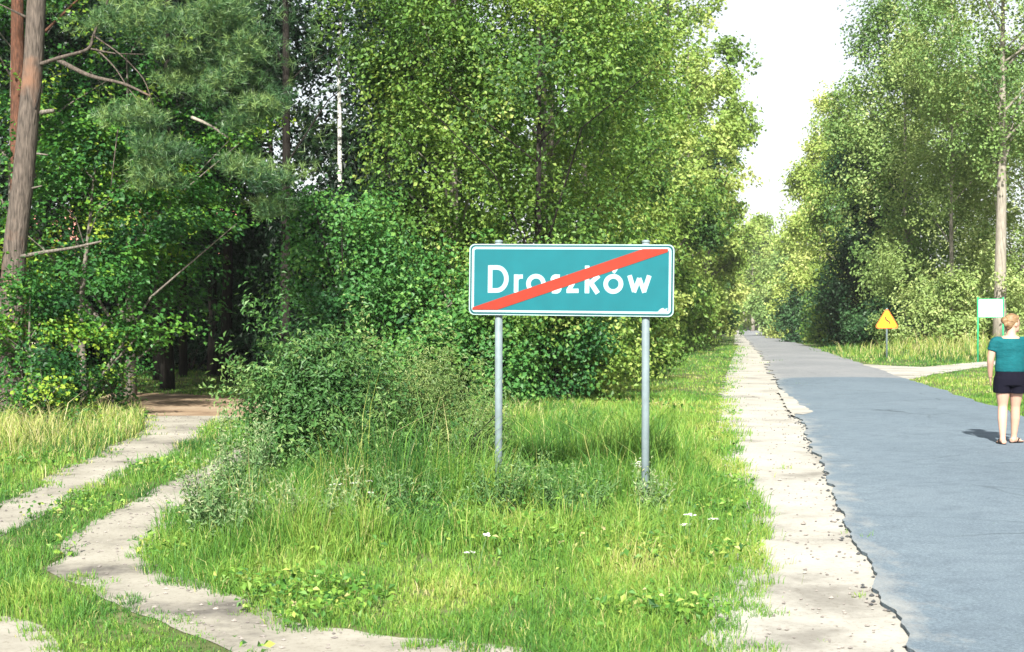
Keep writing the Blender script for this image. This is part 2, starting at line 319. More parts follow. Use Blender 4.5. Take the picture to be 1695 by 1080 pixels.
patch('track', CROSS, .003, M['dirt'], 'brown dirt crossing at the edge of the dark wood', seed=15)
patch('path', SIDE, .012, M['sand'], 'pale sandy path leaving the lane on the right', 'path', seed=17, amp=.05)
patch('bare_sand', BARE1, .005, M['track'], 'bare sandy patch in the bottom left corner grass', 'sand', seed=20)
patch('sand_drift', G([(1286, 648), (1300, 652), (1306, 660), (1318, 664), (1322, 674), (1338, 680), (1345, 688), (1332, 691), (1322, 690), (1314, 694), (1304, 684), (1296, 668)]), .046, M['sand'], 'sand tongue washed onto the far asphalt edge', 'sand', seed=40, amp=.03, grow=0)
BARE = [RUT_A, RUT_B, CROSS, BARE1, SIDE]

# ------------------------------------------------------------------ leaves, trunks, crowns
def leaf_mesh(P, N, size, asp, v, r, fold=.18):
    n = len(P); T = unit(np.cross(N, r.normal(size=(n, 3)))); B = np.cross(N, T); s = np.asarray(size)[:, None] * np.ones((n, 1))
    V = np.stack([P - T * s * .5, P + B * s * asp * .5 + N * s * fold - T * s * .04, P + T * s * .5, P - B * s * asp * .5 + N * s * fold - T * s * .04], 1).reshape(-1, 3)
    k = np.arange(n)[:, None] * 4; F = np.concatenate([k + [0, 2, 1], k + [0, 3, 2]])
    return V, [F], np.repeat(np.clip(v, 0, 1), 4)
def crown_pts(r, z0, z1, prof, ncl, nlf, rc, leaf, spray=(.4, .8), L=.5, lump=.28, outer=.42, up=.5, lean=(0, 0), vb=.25, bsz=.46, bflat=.8, core=.16):
    pt, pr = zip(*prof); Rm = max(pr)
    def sample(n, outer):
        t = r.uniform(0, 1, n * 5); w = np.interp(t, pt, pr); t = t[r.uniform(0, Rm, len(t)) < w][:n]; n = len(t)
        th = r.uniform(0, 2 * np.pi, n); rad = np.interp(t, pt, pr)
        lm = 1 + lump * (np.sin(2 * th + ph[0] + 5 * t) + np.sin(3 * th + ph[1] - 7 * t) + np.sin(th * 5 + 17 * t + ph[2]) + np.sin(13 * t + ph[3])) * .5
        rr = rad * lm * r.uniform(0, 1, n) ** outer; o = np.stack([np.cos(th), np.sin(th), np.zeros(n)], -1)
        C = o * rr[:, None]; C[:, 2] = z0 + (z1 - z0) * t; C[:, 0] += lean[0] * t * t; C[:, 1] += lean[1] * t * t
        return C, o
    ph = r.uniform(0, 6.28, 6); nbo = max(4, ncl // 24)
    BC, BO = sample(nbo, outer * .55); nbo = len(BC)                       # boughs near the outline
    k = r.integers(0, nbo, int(ncl * (1 - core))); bs = bsz * Rm ** .5 * .62 * r.uniform(.55, 1.25, nbo)
    ax = unit(BO * spray[0] + np.array([0, 0, spray[1]]) + r.normal(size=(nbo, 3)) * .3)
    C1 = BC[k] + r.normal(size=(len(k), 3)) * bs[k][:, None] * [1, 1, bflat] + ax[k] * (r.normal(size=len(k)) * bs[k] * .9)[:, None]
    C2, O2 = sample(int(ncl * core), .55); nb2 = len(C2)
    C = np.concatenate([C1, C2]); out = unit(np.concatenate([(C1 - BC[k]) / bs[k][:, None] * .5 + BO[k] * .7, O2])); bv = np.concatenate([r.normal(size=nbo)[k], r.normal(size=nb2)])
    C[:, 2] = np.maximum(C[:, 2], .12); n = len(C)
    d = unit(out * spray[0] + np.array([0, 0, spray[1]]) + r.normal(size=(n, 3)) * .4)
    idx = np.repeat(np.arange(n), nlf); m = len(idx)
    P = C[idx] + d[idx] * (r.uniform(-.6, .5, m) * L)[:, None] + r.normal(size=(m, 3)) * rc * [1, 1, .8]
    N = unit(out[idx] * .55 + np.array([0, 0, up]) + r.normal(size=(m, 3)) * .50)
    v = .5 + vb * .7 * bv[idx] + vb * .35 * r.normal(size=n)[idx] + r.normal(size=m) * .09
    return P, N, leaf * r.uniform(.65, 1.3, m), v, C
def limbs_geo(g, r, C, trunk, tr, n, thick=.28, k=5):
    tz = trunk[:, 2]
    for c in C[r.choice(len(C), min(n, len(C)), replace=False)]:
        d = math.hypot(c[0] - np.interp(c[2], tz, trunk[:, 0]), c[1] - np.interp(c[2], tz, trunk[:, 1]))
        zs = max(tz[0] + .3, c[2] - d * r.uniform(.6, 1.2)); zs = min(zs, tz[-1] * .97)
        a = np.array([np.interp(zs, tz, trunk[:, 0]), np.interp(zs, tz, trunk[:, 1]), zs]); rr = np.interp(zs, tz, tr)
        mid = (a + c) / 2 + r.normal(size=3) * .08 * d + [0, 0, .06 * d]
        P = np.array([a, a * .45 + mid * .55, mid, mid * .5 + c * .5, c]); g.tube(P, np.linspace(max(rr * thick * 1.5, .012), .006, 5), k, False)
def trunk_line(r, H, wob=.12, lean=(0, 0), n=9, z0=-.2):
    t = np.linspace(0, 1, n); P = np.stack([lean[0] * t * t + wob * np.cumsum(r.normal(size=n)) * .25, lean[1] * t * t + wob * np.cumsum(r.normal(size=n)) * .25, z0 + (H - z0) * t], -1)
    P[:2, :2] = 0; return P
OVAL = [(0, .35), (.15, .75), (.4, 1.0), (.7, .85), (.9, .5), (1, .12)]
FULL = [(0, .85), (.2, 1.0), (.5, .95), (.8, .7), (.95, .35), (1, .1)]
ROWP = [(0, .4), (.1, .65), (.25, 1.0), (.5, 1.0), (.8, .78), (.95, .4), (1, .1)]
CONE = [(0, .7), (.2, 1.0), (.5, .8), (.8, .45), (1, .08)]
DOME = [(0, .75), (.3, 1.0), (.6, .95), (.85, .65), (1, .25)]
def broadleaf(name, label, cat, X, Y, H, Rad, z0=.3, prof=FULL, ncl=500, nlf=26, rc=.16, leaf=.09, mat='poplar', bark='bark', tr=.14, seed=1, group=None, nl=16, lean=(0, 0), asp=.75, L=.6, spray=(.4, .8), lump=.28, outer=.42, up=.5, vb=.25, bflat=.8, core=.15, crown='crown', trunk='trunk'):
    r = R(seed); root = empty(name, (X, Y, float(zt(X, Y))), label, cat, group)
    T = trunk_line(r, H * .93, .10, lean); rad = tr * (1 - .9 * np.linspace(0, 1, len(T)) ** 1.1); rad[0] *= 1.35
    pr = [(a, b * Rad) for a, b in prof]
    P, N, S, v, C = crown_pts(r, z0, H, pr, ncl, nlf, rc, leaf, spray, L, lump, outer, up, lean, vb, .46, bflat, core)
    g = Geo(); g.tube(T, rad, 9); limbs_geo(g, r, C, T, rad, nl); g.build(trunk, M[bark], root, True)
    V, F, A = leaf_mesh(P, N, S, asp, v, r); mobj(crown, V, F, M[mat], root, A)
    return root
def shrub(name, label, X, Y, H, Rad, ncl=120, nlf=24, rc=.12, leaf=.06, mat='hazel', seed=1, group=None, stems=7, asp=.6, cat='shrub', prof=DOME, L=.45, spray=(.5, .8), lump=.25, up=.5, sy=1.0, z0=.08, outer=.45, vb=.25, core=.16):
    r = R(seed); root = empty(name, (X, Y, float(zt(X, Y))), label, cat, group)
    P, N, S, v, C = crown_pts(r, z0, H, [(a, b * Rad) for a, b in prof], ncl, nlf, rc, leaf, spray, L, lump, outer, up, (0, 0), vb, .46, .8, core)
    P[:, 1] *= sy; C[:, 1] *= sy; P[:, 2] = np.maximum(P[:, 2], .02)
    g = Geo()
    for c in C[r.choice(len(C), min(stems, len(C)), replace=False)]:
        b = np.array([c[0] * .15, c[1] * .15, -.05]); m = (b + c) / 2 + r.normal(size=3) * .05 + [0, 0, .1 * H]
        g.tube(np.array([b, b * .4 + m * .6, m, c]), np.array([1, .8, .6, .25]) * (.012 + .006 * H), 5, False)
    g.build('stem', M['bark_dark'], root, True)
    V, F, A = leaf_mesh(P, N, S, asp, v, r); mobj('foliage', V, F, M[mat], root, A)
    return root

# --- left side: trees along the verge, from the sign into the distance
broadleaf('poplar_tree', 'tall yellow green poplar wall directly behind the town sign', 'tree', .55, 27.0, 14.5, 2.35, .3, FULL, 1650, 32, .13, .087, 'poplar', 'bark_dark', .07, 101, nl=26)
broadleaf('poplar_tree', 'poplar with a pale upper trunk left of the town sign', 'tree', -1.25, 28.6, 15, 2.2, 2.2, OVAL, 1300, 32, .13, .087, 'poplar', 'bark_pale', .11, 102, nl=24)
broadleaf('poplar_tree', 'poplar filling the gap just right of the town sign', 'tree', .75, 33.5, 14.5, 2.5, .3, FULL, 1250, 32, .14, .095, 'poplar', 'bark', .11, 103, nl=20)
row = [(39, 15, 2.5, 'poplar'), (46, 15.5, 2.6, 'poplar'), (54, 16, 2.8, 'poplar_sun'), (63, 16, 2.9, 'poplar'), (73, 21, 3.2, 'poplar_sun'), (87, 23, 3.5, 'poplar_sun'), (104, 22, 3.2, 'poplar_sun'), (124, 16, 3.1, 'poplar'), (150, 16, 3.3, 'poplar_sun'), (182, 16, 3.5, 'poplar_sun'), (215, 15, 3.5, 'poplar_sun')]
ORD = ['fourth', 'fifth', 'sixth', 'seventh', 'eighth', 'ninth', 'tenth', 'eleventh', 'twelfth', 'thirteenth', 'fourteenth']
for k, (Y, H, Rd, m) in enumerate(row):
    s = max(1, Y / 30); broadleaf('poplar_tree', f'{ORD[k]} poplar from the camera along the left verge row', 'tree', .1575 * Y - float(np.interp(Y, [38, 60, 80, 105, 150], [5.1, 4.5, 3.0, 2.7, 2.9])), Y, H, Rd, .3, ROWP, int(1000 / s ** .55), 28, .14 * s ** .5, .098 * s ** .9, m, 'bark_dark' if k == 4 else 'bark', .16 if k != 4 else .2, 110 + k, 'poplars along the left verge', 14)
# drooping branch sticking out over the road
broadleaf('alder_tree', 'dark tree leaning out of the left row against the sky', 'tree', .1575 * 96 - 2.4, 96, 15, 1.5, 8.2, OVAL, 230, 24, .28, .2, 'dark', 'bark_dark', .14, 131, lean=(2.6, 0), lump=.5)
# understorey along the foot of the row
us = [(-2.95, 26.4, 4.1, 1.25, 'hazel', 'hazel thicket at the left end of the tree wall beside the dark wood'), (-1.9, 25.9, 3.0, 1.1, 'hazel', 'hazel shrub standing behind the right part of the big bush'), (-.5, 25.3, 2.2, 1.0, 'hazel', 'leafy shrub behind the left signpost'), (.85, 26.4, 2.9, 1.05, 'hazel', 'leafy shrub seen between the two signposts'), (1.55, 29.4, 1.7, .8, 'poplar', 'low shrub right behind the right signpost'), (2.5, 37.0, 2.6, 1.2, 'poplar', 'pale shrub on the verge right of the signposts'), (3.7, 45, 2.2, 1.2, 'poplar', 'second pale shrub along the verge past the signposts'), (5.5, 56, 3.0, 1.3, 'poplar_sun', 'yellowish shrub below the sixth poplar of the left row'), (8.0, 69, 3.0, 1.5, 'poplar', 'rounded shrub below the seventh poplar of the left row'), (11.6, 87, 3.4, 1.7, 'poplar_sun', 'yellow tinted shrub far along the left verge')]
for k, (X, Y, H, Rd, m, lb) in enumerate(us):
    s = max(1, Y / 28); shrub('verge_shrub', lb, X, Y, H, Rd, int(300 / s ** .6), 30, .13 * s ** .6, .085 * s ** .9, m, 140 + k, stems=9, asp=.8, prof=FULL, z0=1.75 if k == 0 else .08)

# --- the dark wood on the left
protos = []
fspots = []
rf = R(77)
for k in range(400):
    X, Y = rf.uniform(-24, 0), rf.uniform(31, 56)
    if X > .1 * Y - 6.5 or -.168 < X / Y < -.096: continue
    if all((X - a) ** 2 + (Y - b) ** 2 > 3.0 ** 2 for a, b in fspots): fspots.append((X, Y))
fspots = fspots[:34]
FG = 'trees standing in the dark wood'; FL = 'dark shaded broadleaf tree standing inside the wood'
for k, (X, Y) in enumerate(fspots):
    if k < 3:
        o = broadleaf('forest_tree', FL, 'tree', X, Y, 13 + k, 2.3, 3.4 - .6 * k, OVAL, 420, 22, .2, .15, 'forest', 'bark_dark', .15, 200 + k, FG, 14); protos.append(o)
    else:
        o = copy_tree(protos[k % 3]); o.location = (X, Y, float(zt(X, Y))); sc_ = rf.uniform(.85, 1.1); o.scale = (sc_, sc_, sc_)
    o.rotation_euler.z = rf.uniform(0, 6.28)
under = []  # thicket added to block light and keep the wood's interior dark
for k in range(34):
    X = -27 + k * .86 + rf.uniform(-.5, .5); Y = rf.uniform(50, 58) if k % 2 else rf.uniform(40, 50)
    if X > .1 * Y - 6: continue
    if not under: o = shrub('shade_shrub', 'dark shrub added to block light at the back of the wood', X, Y, 4.2, 2.0, 330, 20, .22, .17, 'forest', 230, 'added undergrowth at the back of the wood', 8, prof=FULL); under.append(o)
    else: o = copy_tree(under[0]); o.location = (X, Y, float(zt(X, Y))); o.rotation_euler.z = rf.uniform(0, 6.28); o.scale = (1, 1, rf.uniform(.7, 1.15))
for X, Y, sz in ((-4.0, 31.2, 1.0), (-2.7, 32.6, 1.05), (-5.0, 33.6, .9), (-1.5, 34.5, 1.1), (-3.6, 35.5, 1.2), (-6.2, 36.5, 1.0)):  # more dark copies added to fill the open gap with shade
    o = copy_tree(under[0]); o.location = (X, Y, float(zt(X, Y))); o.rotation_euler.z = X * 7; o.scale = (.75, .75, sz); o['label'] = 'dark shrub added as shade behind the poplar wall and bush'; o['group'] = 'added dark shrubs behind the poplar wall'
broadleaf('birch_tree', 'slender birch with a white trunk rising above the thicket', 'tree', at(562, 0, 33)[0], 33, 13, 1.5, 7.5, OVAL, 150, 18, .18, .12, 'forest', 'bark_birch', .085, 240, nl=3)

# --- oaks at the edge of the wood
def oaky(name, lb, px, py_base, Y, H, Rd, z0, seed, ncl, tr=.07, cat='tree', vb=.32, lean=(0, 0), leaf=.12, prof=DOME):
    return broadleaf(name, lb, cat, (px - 847.5) / FPX * Y, Y, H, Rd, z0, prof, ncl, 26, .12, leaf * .74, 'oak', 'bark', tr, seed, None, 14, lean, .85, .3, (.8, .25), .35, .5, .9, vb, .4, .2)
oaky('oak_tree', 'young oak with a thin bare stem and yellow green leaves', 140, 680, 24.6, 4.9, 1.45, 1.2, 250, 420, .075, lean=(.35, 0))
oaky('oak_tree', 'deep green oak behind the thin stemmed young oak', 215, 660, 29, 7.5, 2.3, 2.2, 251, 620, .12, vb=.3)
oaky('oak_tree', 'oak behind the leaning pine at the left edge', 20, 660, 28.5, 9.5, 2.3, 1.6, 252, 560, .12, vb=.3)
oaky('oak_shrub', 'bright oak shrub hiding the foot of the leaning pine', 42, 680, 21.8, 2.35, .85, .35, 253, 230, .04, 'shrub', leaf=.10, prof=FULL)
oaky('oak_sapling', 'yellowish oak seedling standing in the dry grass', 84, 720, 20, 1.0, .36, .35, 254, 42, .012, 'sapling', leaf=.09)
oaky('oak_sapling', 'oak seedling just right of the thin oak stem', 185, 690, 23, 1.0, .32, .25, 255, 36, .012, 'sapling', leaf=.09)
oaky('oak_sapling', 'low yellow oak seedling left of the thin oak stem', 122, 690, 22.5, .85, .3, .25, 256, 34, .012, 'sapling', leaf=.09)
oaky('oak_sapling', 'tiny pale seedling in the dry grass below the stake', 127, 725, 19.5, .42, .2, .1, 257, 20, .008, 'sapling', leaf=.07)
oaky('oak_sapling', 'oak seedling with a drooping leafy branch behind the young oak', 200, 640, 26.5, 1.5, .6, .8, 258, 60, .02, 'sapling', leaf=.11)
g = Geo(); x, y, _ = at(133, 685, 22); g.tube([(0, 0, -.1), (.01, 0, .12), (.015, 0, .26), (.0, 0, .31)], [.035, .034, .03, .012], 7)
st = g.build('wooden_stake', M['black'], None, True); st.location = (x, y, 0); tag(st, 'short blackened stake below the thin oak stem', 'stake')

# --- pines
def needles(r, C, rad, n, size=.16):
    m = len(C) * n; idx = np.repeat(np.arange(len(C)), n)
    nt_ = max(4, n // 14); off = r.normal(size=(len(C), nt_, 3)); off = off / np.maximum(1, np.linalg.norm(off, axis=-1, keepdims=True) * .6) * np.asarray(rad)[:, None, None] * [1, 1, .55]
    tuft = C[:, None] + off; tk = r.integers(0, nt_, m); base = tuft[idx, tk]; tv = r.normal(size=(len(C), nt_))[idx, tk]
    out = unit(base - C[idx] + [0, 0, .25]); d = unit(out * .6 + r.normal(size=(m, 3)) * .7)
    w = unit(np.cross(d, r.normal(size=(m, 3)))) * .0058; s = size * r.uniform(.6, 1.2, m)[:, None]
    V = np.stack([base - w, base + w, base + d * s], 1).reshape(-1, 3); F = [np.arange(m * 3).reshape(-1, 3)]
    v = .5 + .18 * r.normal(size=len(C))[idx] + .22 * tv + .1 * r.normal(size=m); return V, F, np.repeat(np.clip(v, 0, 1), 3)
PY = 23.0
root = empty('pine_tree', (at(22, 690, PY)[0], PY, 0), 'leaning pine with bare grey trunk at the left edge', 'tree'); ox = root.location.x
def loc(px, py, Y): p = at(px, py, Y); return np.array([p[0] - ox, p[1] - PY, p[2]])
tp = [loc(20, 712, PY), loc(22, 690, PY), loc(20, 600, PY), loc(19, 500, PY), loc(26, 400, PY), loc(39, 300, PY), loc(48, 200, PY), loc(57, 100, PY), loc(62, 0, PY), loc(66, -130, PY), loc(66, -400, PY), loc(60, -800, PY)]
g = Geo(); g.tube(tp, [.34, .26, .215, .195, .182, .172, .164, .155, .148, .138, .11, .05], 14); g.build('trunk', M['bark_pine'], root, True)
def branch(pts, r0, r1=.008, name='branch', mat='bark_pine'):
    P = np.array([loc(a, b, c) for a, b, c in pts]); m = len(P); t = np.linspace(0, m - 1, (m - 1) * 4 + 1)
    Q = np.stack([np.interp(t, np.arange(m), P[:, k]) for k in range(3)], -1)
    for _ in range(2): Q[1:-1] = (Q[:-2] + 2 * Q[1:-1] + Q[2:]) / 4
    g = Geo(); g.tube(Q, np.linspace(r0, r1, len(Q)), 7, True); return g.build(name, M[mat], root, True)
branch([(66, 108, 22.95), (100, 96, 22.8), (150, 84, 22.6), (155, 60, 22.6), (178, 10, 22.5), (190, -40, 22.4)], .034, .014)
branch([(98, 101, 22.85), (150, 128, 22.6), (205, 138, 22.4), (250, 160, 22.2)], .04, .016)
branch([(152, 82, 22.6), (190, 90, 22.5), (240, 91, 22.4)], .016, .008)
branch([(156, 60, 22.6), (200, 90, 22.4), (240, 130, 22.3), (256, 180, 22.3)], .014, .006)
branch([(160, 82, 22.6), (190, 110, 22.5), (215, 150, 22.4), (240, 180, 22.3)], .014, .006)
branch([(68, 187, 22.9), (80, 185, 22.85), (90, 184, 22.8)], .04, .034, 'branch_stub', 'bark')
branch([(60, 182, 22.8), (64, 165, 22.75), (70, 135, 22.75)], .02, .008, 'branch_stub', 'bark_dark')
branch([(62, 255, 22.9), (80, 257, 22.85)], .02, .01, 'branch_stub', 'bark')
branch([(54, 312, 22.9), (70, 308, 22.85)], .018, .01, 'branch_stub', 'bark')
branch([(36, 425, 22.8), (70, 418, 22.5), (120, 411, 22.2), (168, 400, 22.0)], .036, .016, mat='bark')
branch([(45, 30, 22.95), (25, 20, 22.9), (0, 8, 22.8)], .025, .01)
branch([(318, 195, 22.3), (345, 206, 22.2), (378, 228, 22.1)], .028, .016, mat='bark_pale')
branch([(196, 215, 22.3), (190, 260, 22.3), (184, 310, 22.3)], .01, .005)
rp = R(301)
bo = [(180, 40, 40), (240, 35, 55), (300, 30, 50), (350, 50, 50), (400, 40, 45), (290, 88, 45), (340, 112, 58), (390, 128, 45), (375, 95, 40), (200, 188, 40), (240, 200, 45), (265, 235, 50), (300, 255, 40), (268, 300, 48), (255, 280, 45), (420, 185, 40), (440, 170, 35), (400, 210, 40), (430, 285, 42), (455, 300, 40), (400, 275, 40), (445, 350, 35), (330, 20, 50), (215, 10, 45), (380, 10, 50), (420, 70, 35), (300, 130, 35), (350, 145, 35)]
C = []; rr = []
for a, b, c in bo:
    for q in range(5):
        C.append(loc(a + rp.normal() * c * .34, b + rp.normal() * c * .2, rp.uniform(21.6, 23.0))); rr.append(c / 102 * .42)
V, F, A = needles(rp, np.array(C), np.array(rr), 430, .13); mobj('needle_bough', V, F, M['needle'], root, A)
Ct = np.array([[rp.normal() * 1.9, rp.normal() * 1.6, rp.uniform(7.6, 13.5)] for _ in range(110)]) + [.4, 0, 0]
V, F, A = needles(rp, Ct, np.full(110, .55), 200, .22); mobj('crown', V, F, M['needle'], root, A)
def far_pine(lb, px, Y, H, tr, bark, z0, seed, nb=70, sprd=1.6):
    r = R(seed); X = (px - 847.5) / FPX * Y; ro = empty('pine_tree', (X, Y, float(zt(X, Y))), lb, 'tree'); T = trunk_line(r, H, .06)
    rad = tr * (1 - .8 * np.linspace(0, 1, 9)); g = Geo(); g.tube(T, rad, 10)
    C = np.array([[r.normal() * sprd * (1.1 - .6 * t), r.normal() * sprd * (1.1 - .6 * t), z0 + (H - z0) * t] for t in r.uniform(0, 1, nb)])
    limbs_geo(g, r, C[C[:, 2] > z0 + 1.5], T, rad, 16, .16); g.build('trunk', M[bark], ro, True)
    V, F, A = needles(r, C, np.full(nb, .6), 220, .24); mobj('crown', V, F, M['needle'], ro, A)
far_pine('red barked pine standing behind the leaning pine', 30, 27, 15, .2, 'bark_red', 7.5, 310)
far_pine('dark trunked pine in the middle of the wood', 472, 31, 14, .13, 'bark_dark', 4.6, 311, 90, 1.3)
far_pine('slim dark pine deep in the shaded opening of the wood', 262, 36, 14, .15, 'bark_dark', 6.5, 312)
far_pine('second slim dark pine deep in the shaded opening', 303, 38, 14, .12, 'bark_dark', 6.5, 313)

# --- big bush, weeds
r = 0
shrub('willow_bush', 'large dense green bush left of the signposts', at(528, 800, 14.6)[0], 14.6, 1.38, .70, 600, 34, .07, .063, 'bush', 401, core=.5, outer=.3, stems=14, asp=.45, L=.35, lump=.18, spray=(.5, .9), prof=FULL)
shrub('willow_bush', 'feathery paler bush between the dense bush and left signpost', at(690, 780, 15.2)[0], 15.2, 1.12, .78, 440, 30, .065, .05, 'brush', 402, core=.5, outer=.3, stems=14, asp=.32, L=.4, lump=.2, spray=(.35, 1), prof=FULL)
shrub('willow_bush', 'low bush with a dark twig just left of the signpost', at(775, 770, 14.6)[0], 14.6, .80, .40, 90, 28, .07, .05, 'brush', 403, stems=10, asp=.35, L=.35, spray=(.3, 1))
def weed(lb, px, py, H, Rd, n, seed, mat='weed', cat='weed', lean=0):
    x, y = gp(px, py); r = R(seed); ro = empty('weed_plant', (x, y, 0), lb, cat); g = Geo(); PP = []; NN = []; SS = []; VV = []
    for k in range(n):
        a = r.uniform(0, 6.28); h = H * r.uniform(.55, 1.05); b = np.array([np.cos(a), np.sin(a), 0]) * Rd * r.uniform(.1, .6); tip = np.array([np.cos(a), np.sin(a), 0]) * Rd * r.uniform(.6, 1.2) + [lean * h, 0, h]
        t = np.linspace(0, 1, 5)[:, None]; Q = b * (1 - t) + tip * t; Q[:, 2] = (h * t[:, 0] ** .85); g.tube(Q, np.linspace(.005, .002, 5), 4, False)
        m = int(46 * h / .6); u = r.uniform(.12, 1, m); p = b * (1 - u[:, None]) + tip * u[:, None]; p[:, 2] = h * u ** .85
        PP.append(p + r.normal(size=(m, 3)) * .03); NN.append(unit(r.normal(size=(m, 3)) + [0, 0, .6])); SS.append(.06 * (1.15 - .6 * u)); VV.append(.25 + .5 * u + r.normal(size=m) * .15)
    g.build('stem', M['weed'], ro); V, F, A = leaf_mesh(np.concatenate(PP), np.concatenate(NN), np.concatenate(SS), .36, np.concatenate(VV), r); mobj('foliage', V, F, M[mat], ro, A); return ro
weed('grey green mugwort clump at the bend of the right rut', 365, 905, .62, .30, 26, 410)
weed('mugwort clump with pale seed heads left of the dense bush', 400, 835, .85, .30, 24, 411)
weed('tall weeds in front of the dense bush', 520, 895, .52, .4, 26, 412)
weed('weeds in front of the low dark twig bush', 690, 880, .50, .4, 26, 413, 'bush')
weed('weeds growing around the foot of the left signpost', 828, 872, .60, .22, 22, 414, 'bush')
weed('leafy weeds midway between the two signposts', 945, 868, .46, .34, 30, 415, 'bush')
weed('weeds growing around the foot of the right signpost', 1078, 872, .50, .15, 16, 416, 'weed')
weed('tall weeds between left signpost and middle weeds', 885, 850, .52, .22, 18, 417, 'bush')
def flower(lb, px, py, H, n, seed):
    x, y = gp(px, py); r = R(seed); ro = empty('yarrow_plant', (x, y, 0), lb, 'flower'); g = Geo()
    for k in range(n):
        tx, ty = r.normal(size=2) * .09; h = H * r.uniform(.8, 1.1); q = Geo()
        g.tube([(tx * .2, ty * .2, 0), (tx * .6, ty * .6, h * .6), (tx, ty, h)], .003, 4, False)
        for j in range(16):
            c = np.array([tx, ty, h]) + r.normal(size=3) * [.018, .018, .004]; a = r.uniform(0, 6.28); s = .011
            q.add([c + [s * np.cos(a + w), s * np.sin(a + w), .004 * (w > 3)] for w in (0, 1.57, 3.14, 4.71)] , [[(0, 1, 2, 3)]])
        q.build('flower_head', M['petal'], ro)
    g.build('stem', M['weed'], ro)
flower('white yarrow heads in front of the dense bush', 622, 880, .36, 4, 420)
flower('white yarrow heads left of the right signpost foot', 1052, 850, .45, 5, 421)
flower('white yarrow heads in the verge near the sand shoulder', 1140, 925, .28, 3, 422)
flower('white yarrow heads low in the verge grass', 785, 960, .25, 2, 423)

# ------------------------------------------------------------------ grass
def blades(P2, h, w, v, r, bend=.45, lean=None):
    n = len(P2); x, y = P2.T; z = zt(x, y); a = r.uniform(0, 6.28, n); b = r.uniform(0, 6.28, n)
    d = np.stack([np.cos(a), np.sin(a), np.zeros(n)], -1)
    if lean is not None: d = unit(d * .6 + lean)
    L = d * (h * r.uniform(.1, 1, n) ** .8 * bend)[:, None]; W = np.stack([np.cos(b), np.sin(b), np.zeros(n)], -1) * (w * .5)[:, None]
    B = np.stack([x, y, z], -1); up = np.array([0, 0, 1.0]); m = B + L * .35 + up * (h * .62)[:, None]; t = B + L * 1.15 + up * h[:, None] * (1 - .28 * np.linalg.norm(L, axis=1) / h)[:, None]
    V = np.stack([B - W, B + W, m + W * .8, m - W * .8, t], 1).reshape(-1, 3); k = np.arange(n)[:, None] * 5
    return V, [k + [0, 1, 2, 3], k + [3, 2, 4]], np.repeat(np.clip(v, 0, 1), 5)
rg = R(500)
def verge_pts(n, y0, y1, px0=-250, px1=1950, pw=1.0):
    u = rg.uniform(0, 1, n); y = y0 * (y1 / y0) ** u; x = (rg.uniform(px0, px1, n) - 847.5) / FPX * y; return x, y
def open_mask(x, y, keep=.0):
    bad = (x > sand_l(y) + .09 * noise2(x * 4, y * 4, 31, 1, 5) + .10) & (x < road_r(y) + .05 + .08 * noise2(y * 2, x * 0, 33, 1, 4))
    jx = x + .07 * noise2(x * 6, y * 6, 34, .8, 4); jy = y + .17 * noise2(x * 6, y * 6, 35, .8, 4)
    for p in BARE: bad |= inpoly(jx, jy, p)
    bad &= ~((np.abs(x - road_l(y) + .05) < .05) & (noise2(y, x * 0, 37, 1, 6) > 1.15))
    return ~bad | (rg.uniform(0, 1, len(x)) < keep)
def blob(x, y, cx, cy, rx, ry): return np.exp(-(((x - cx) / rx) ** 2 + ((y - cy) / ry) ** 2))
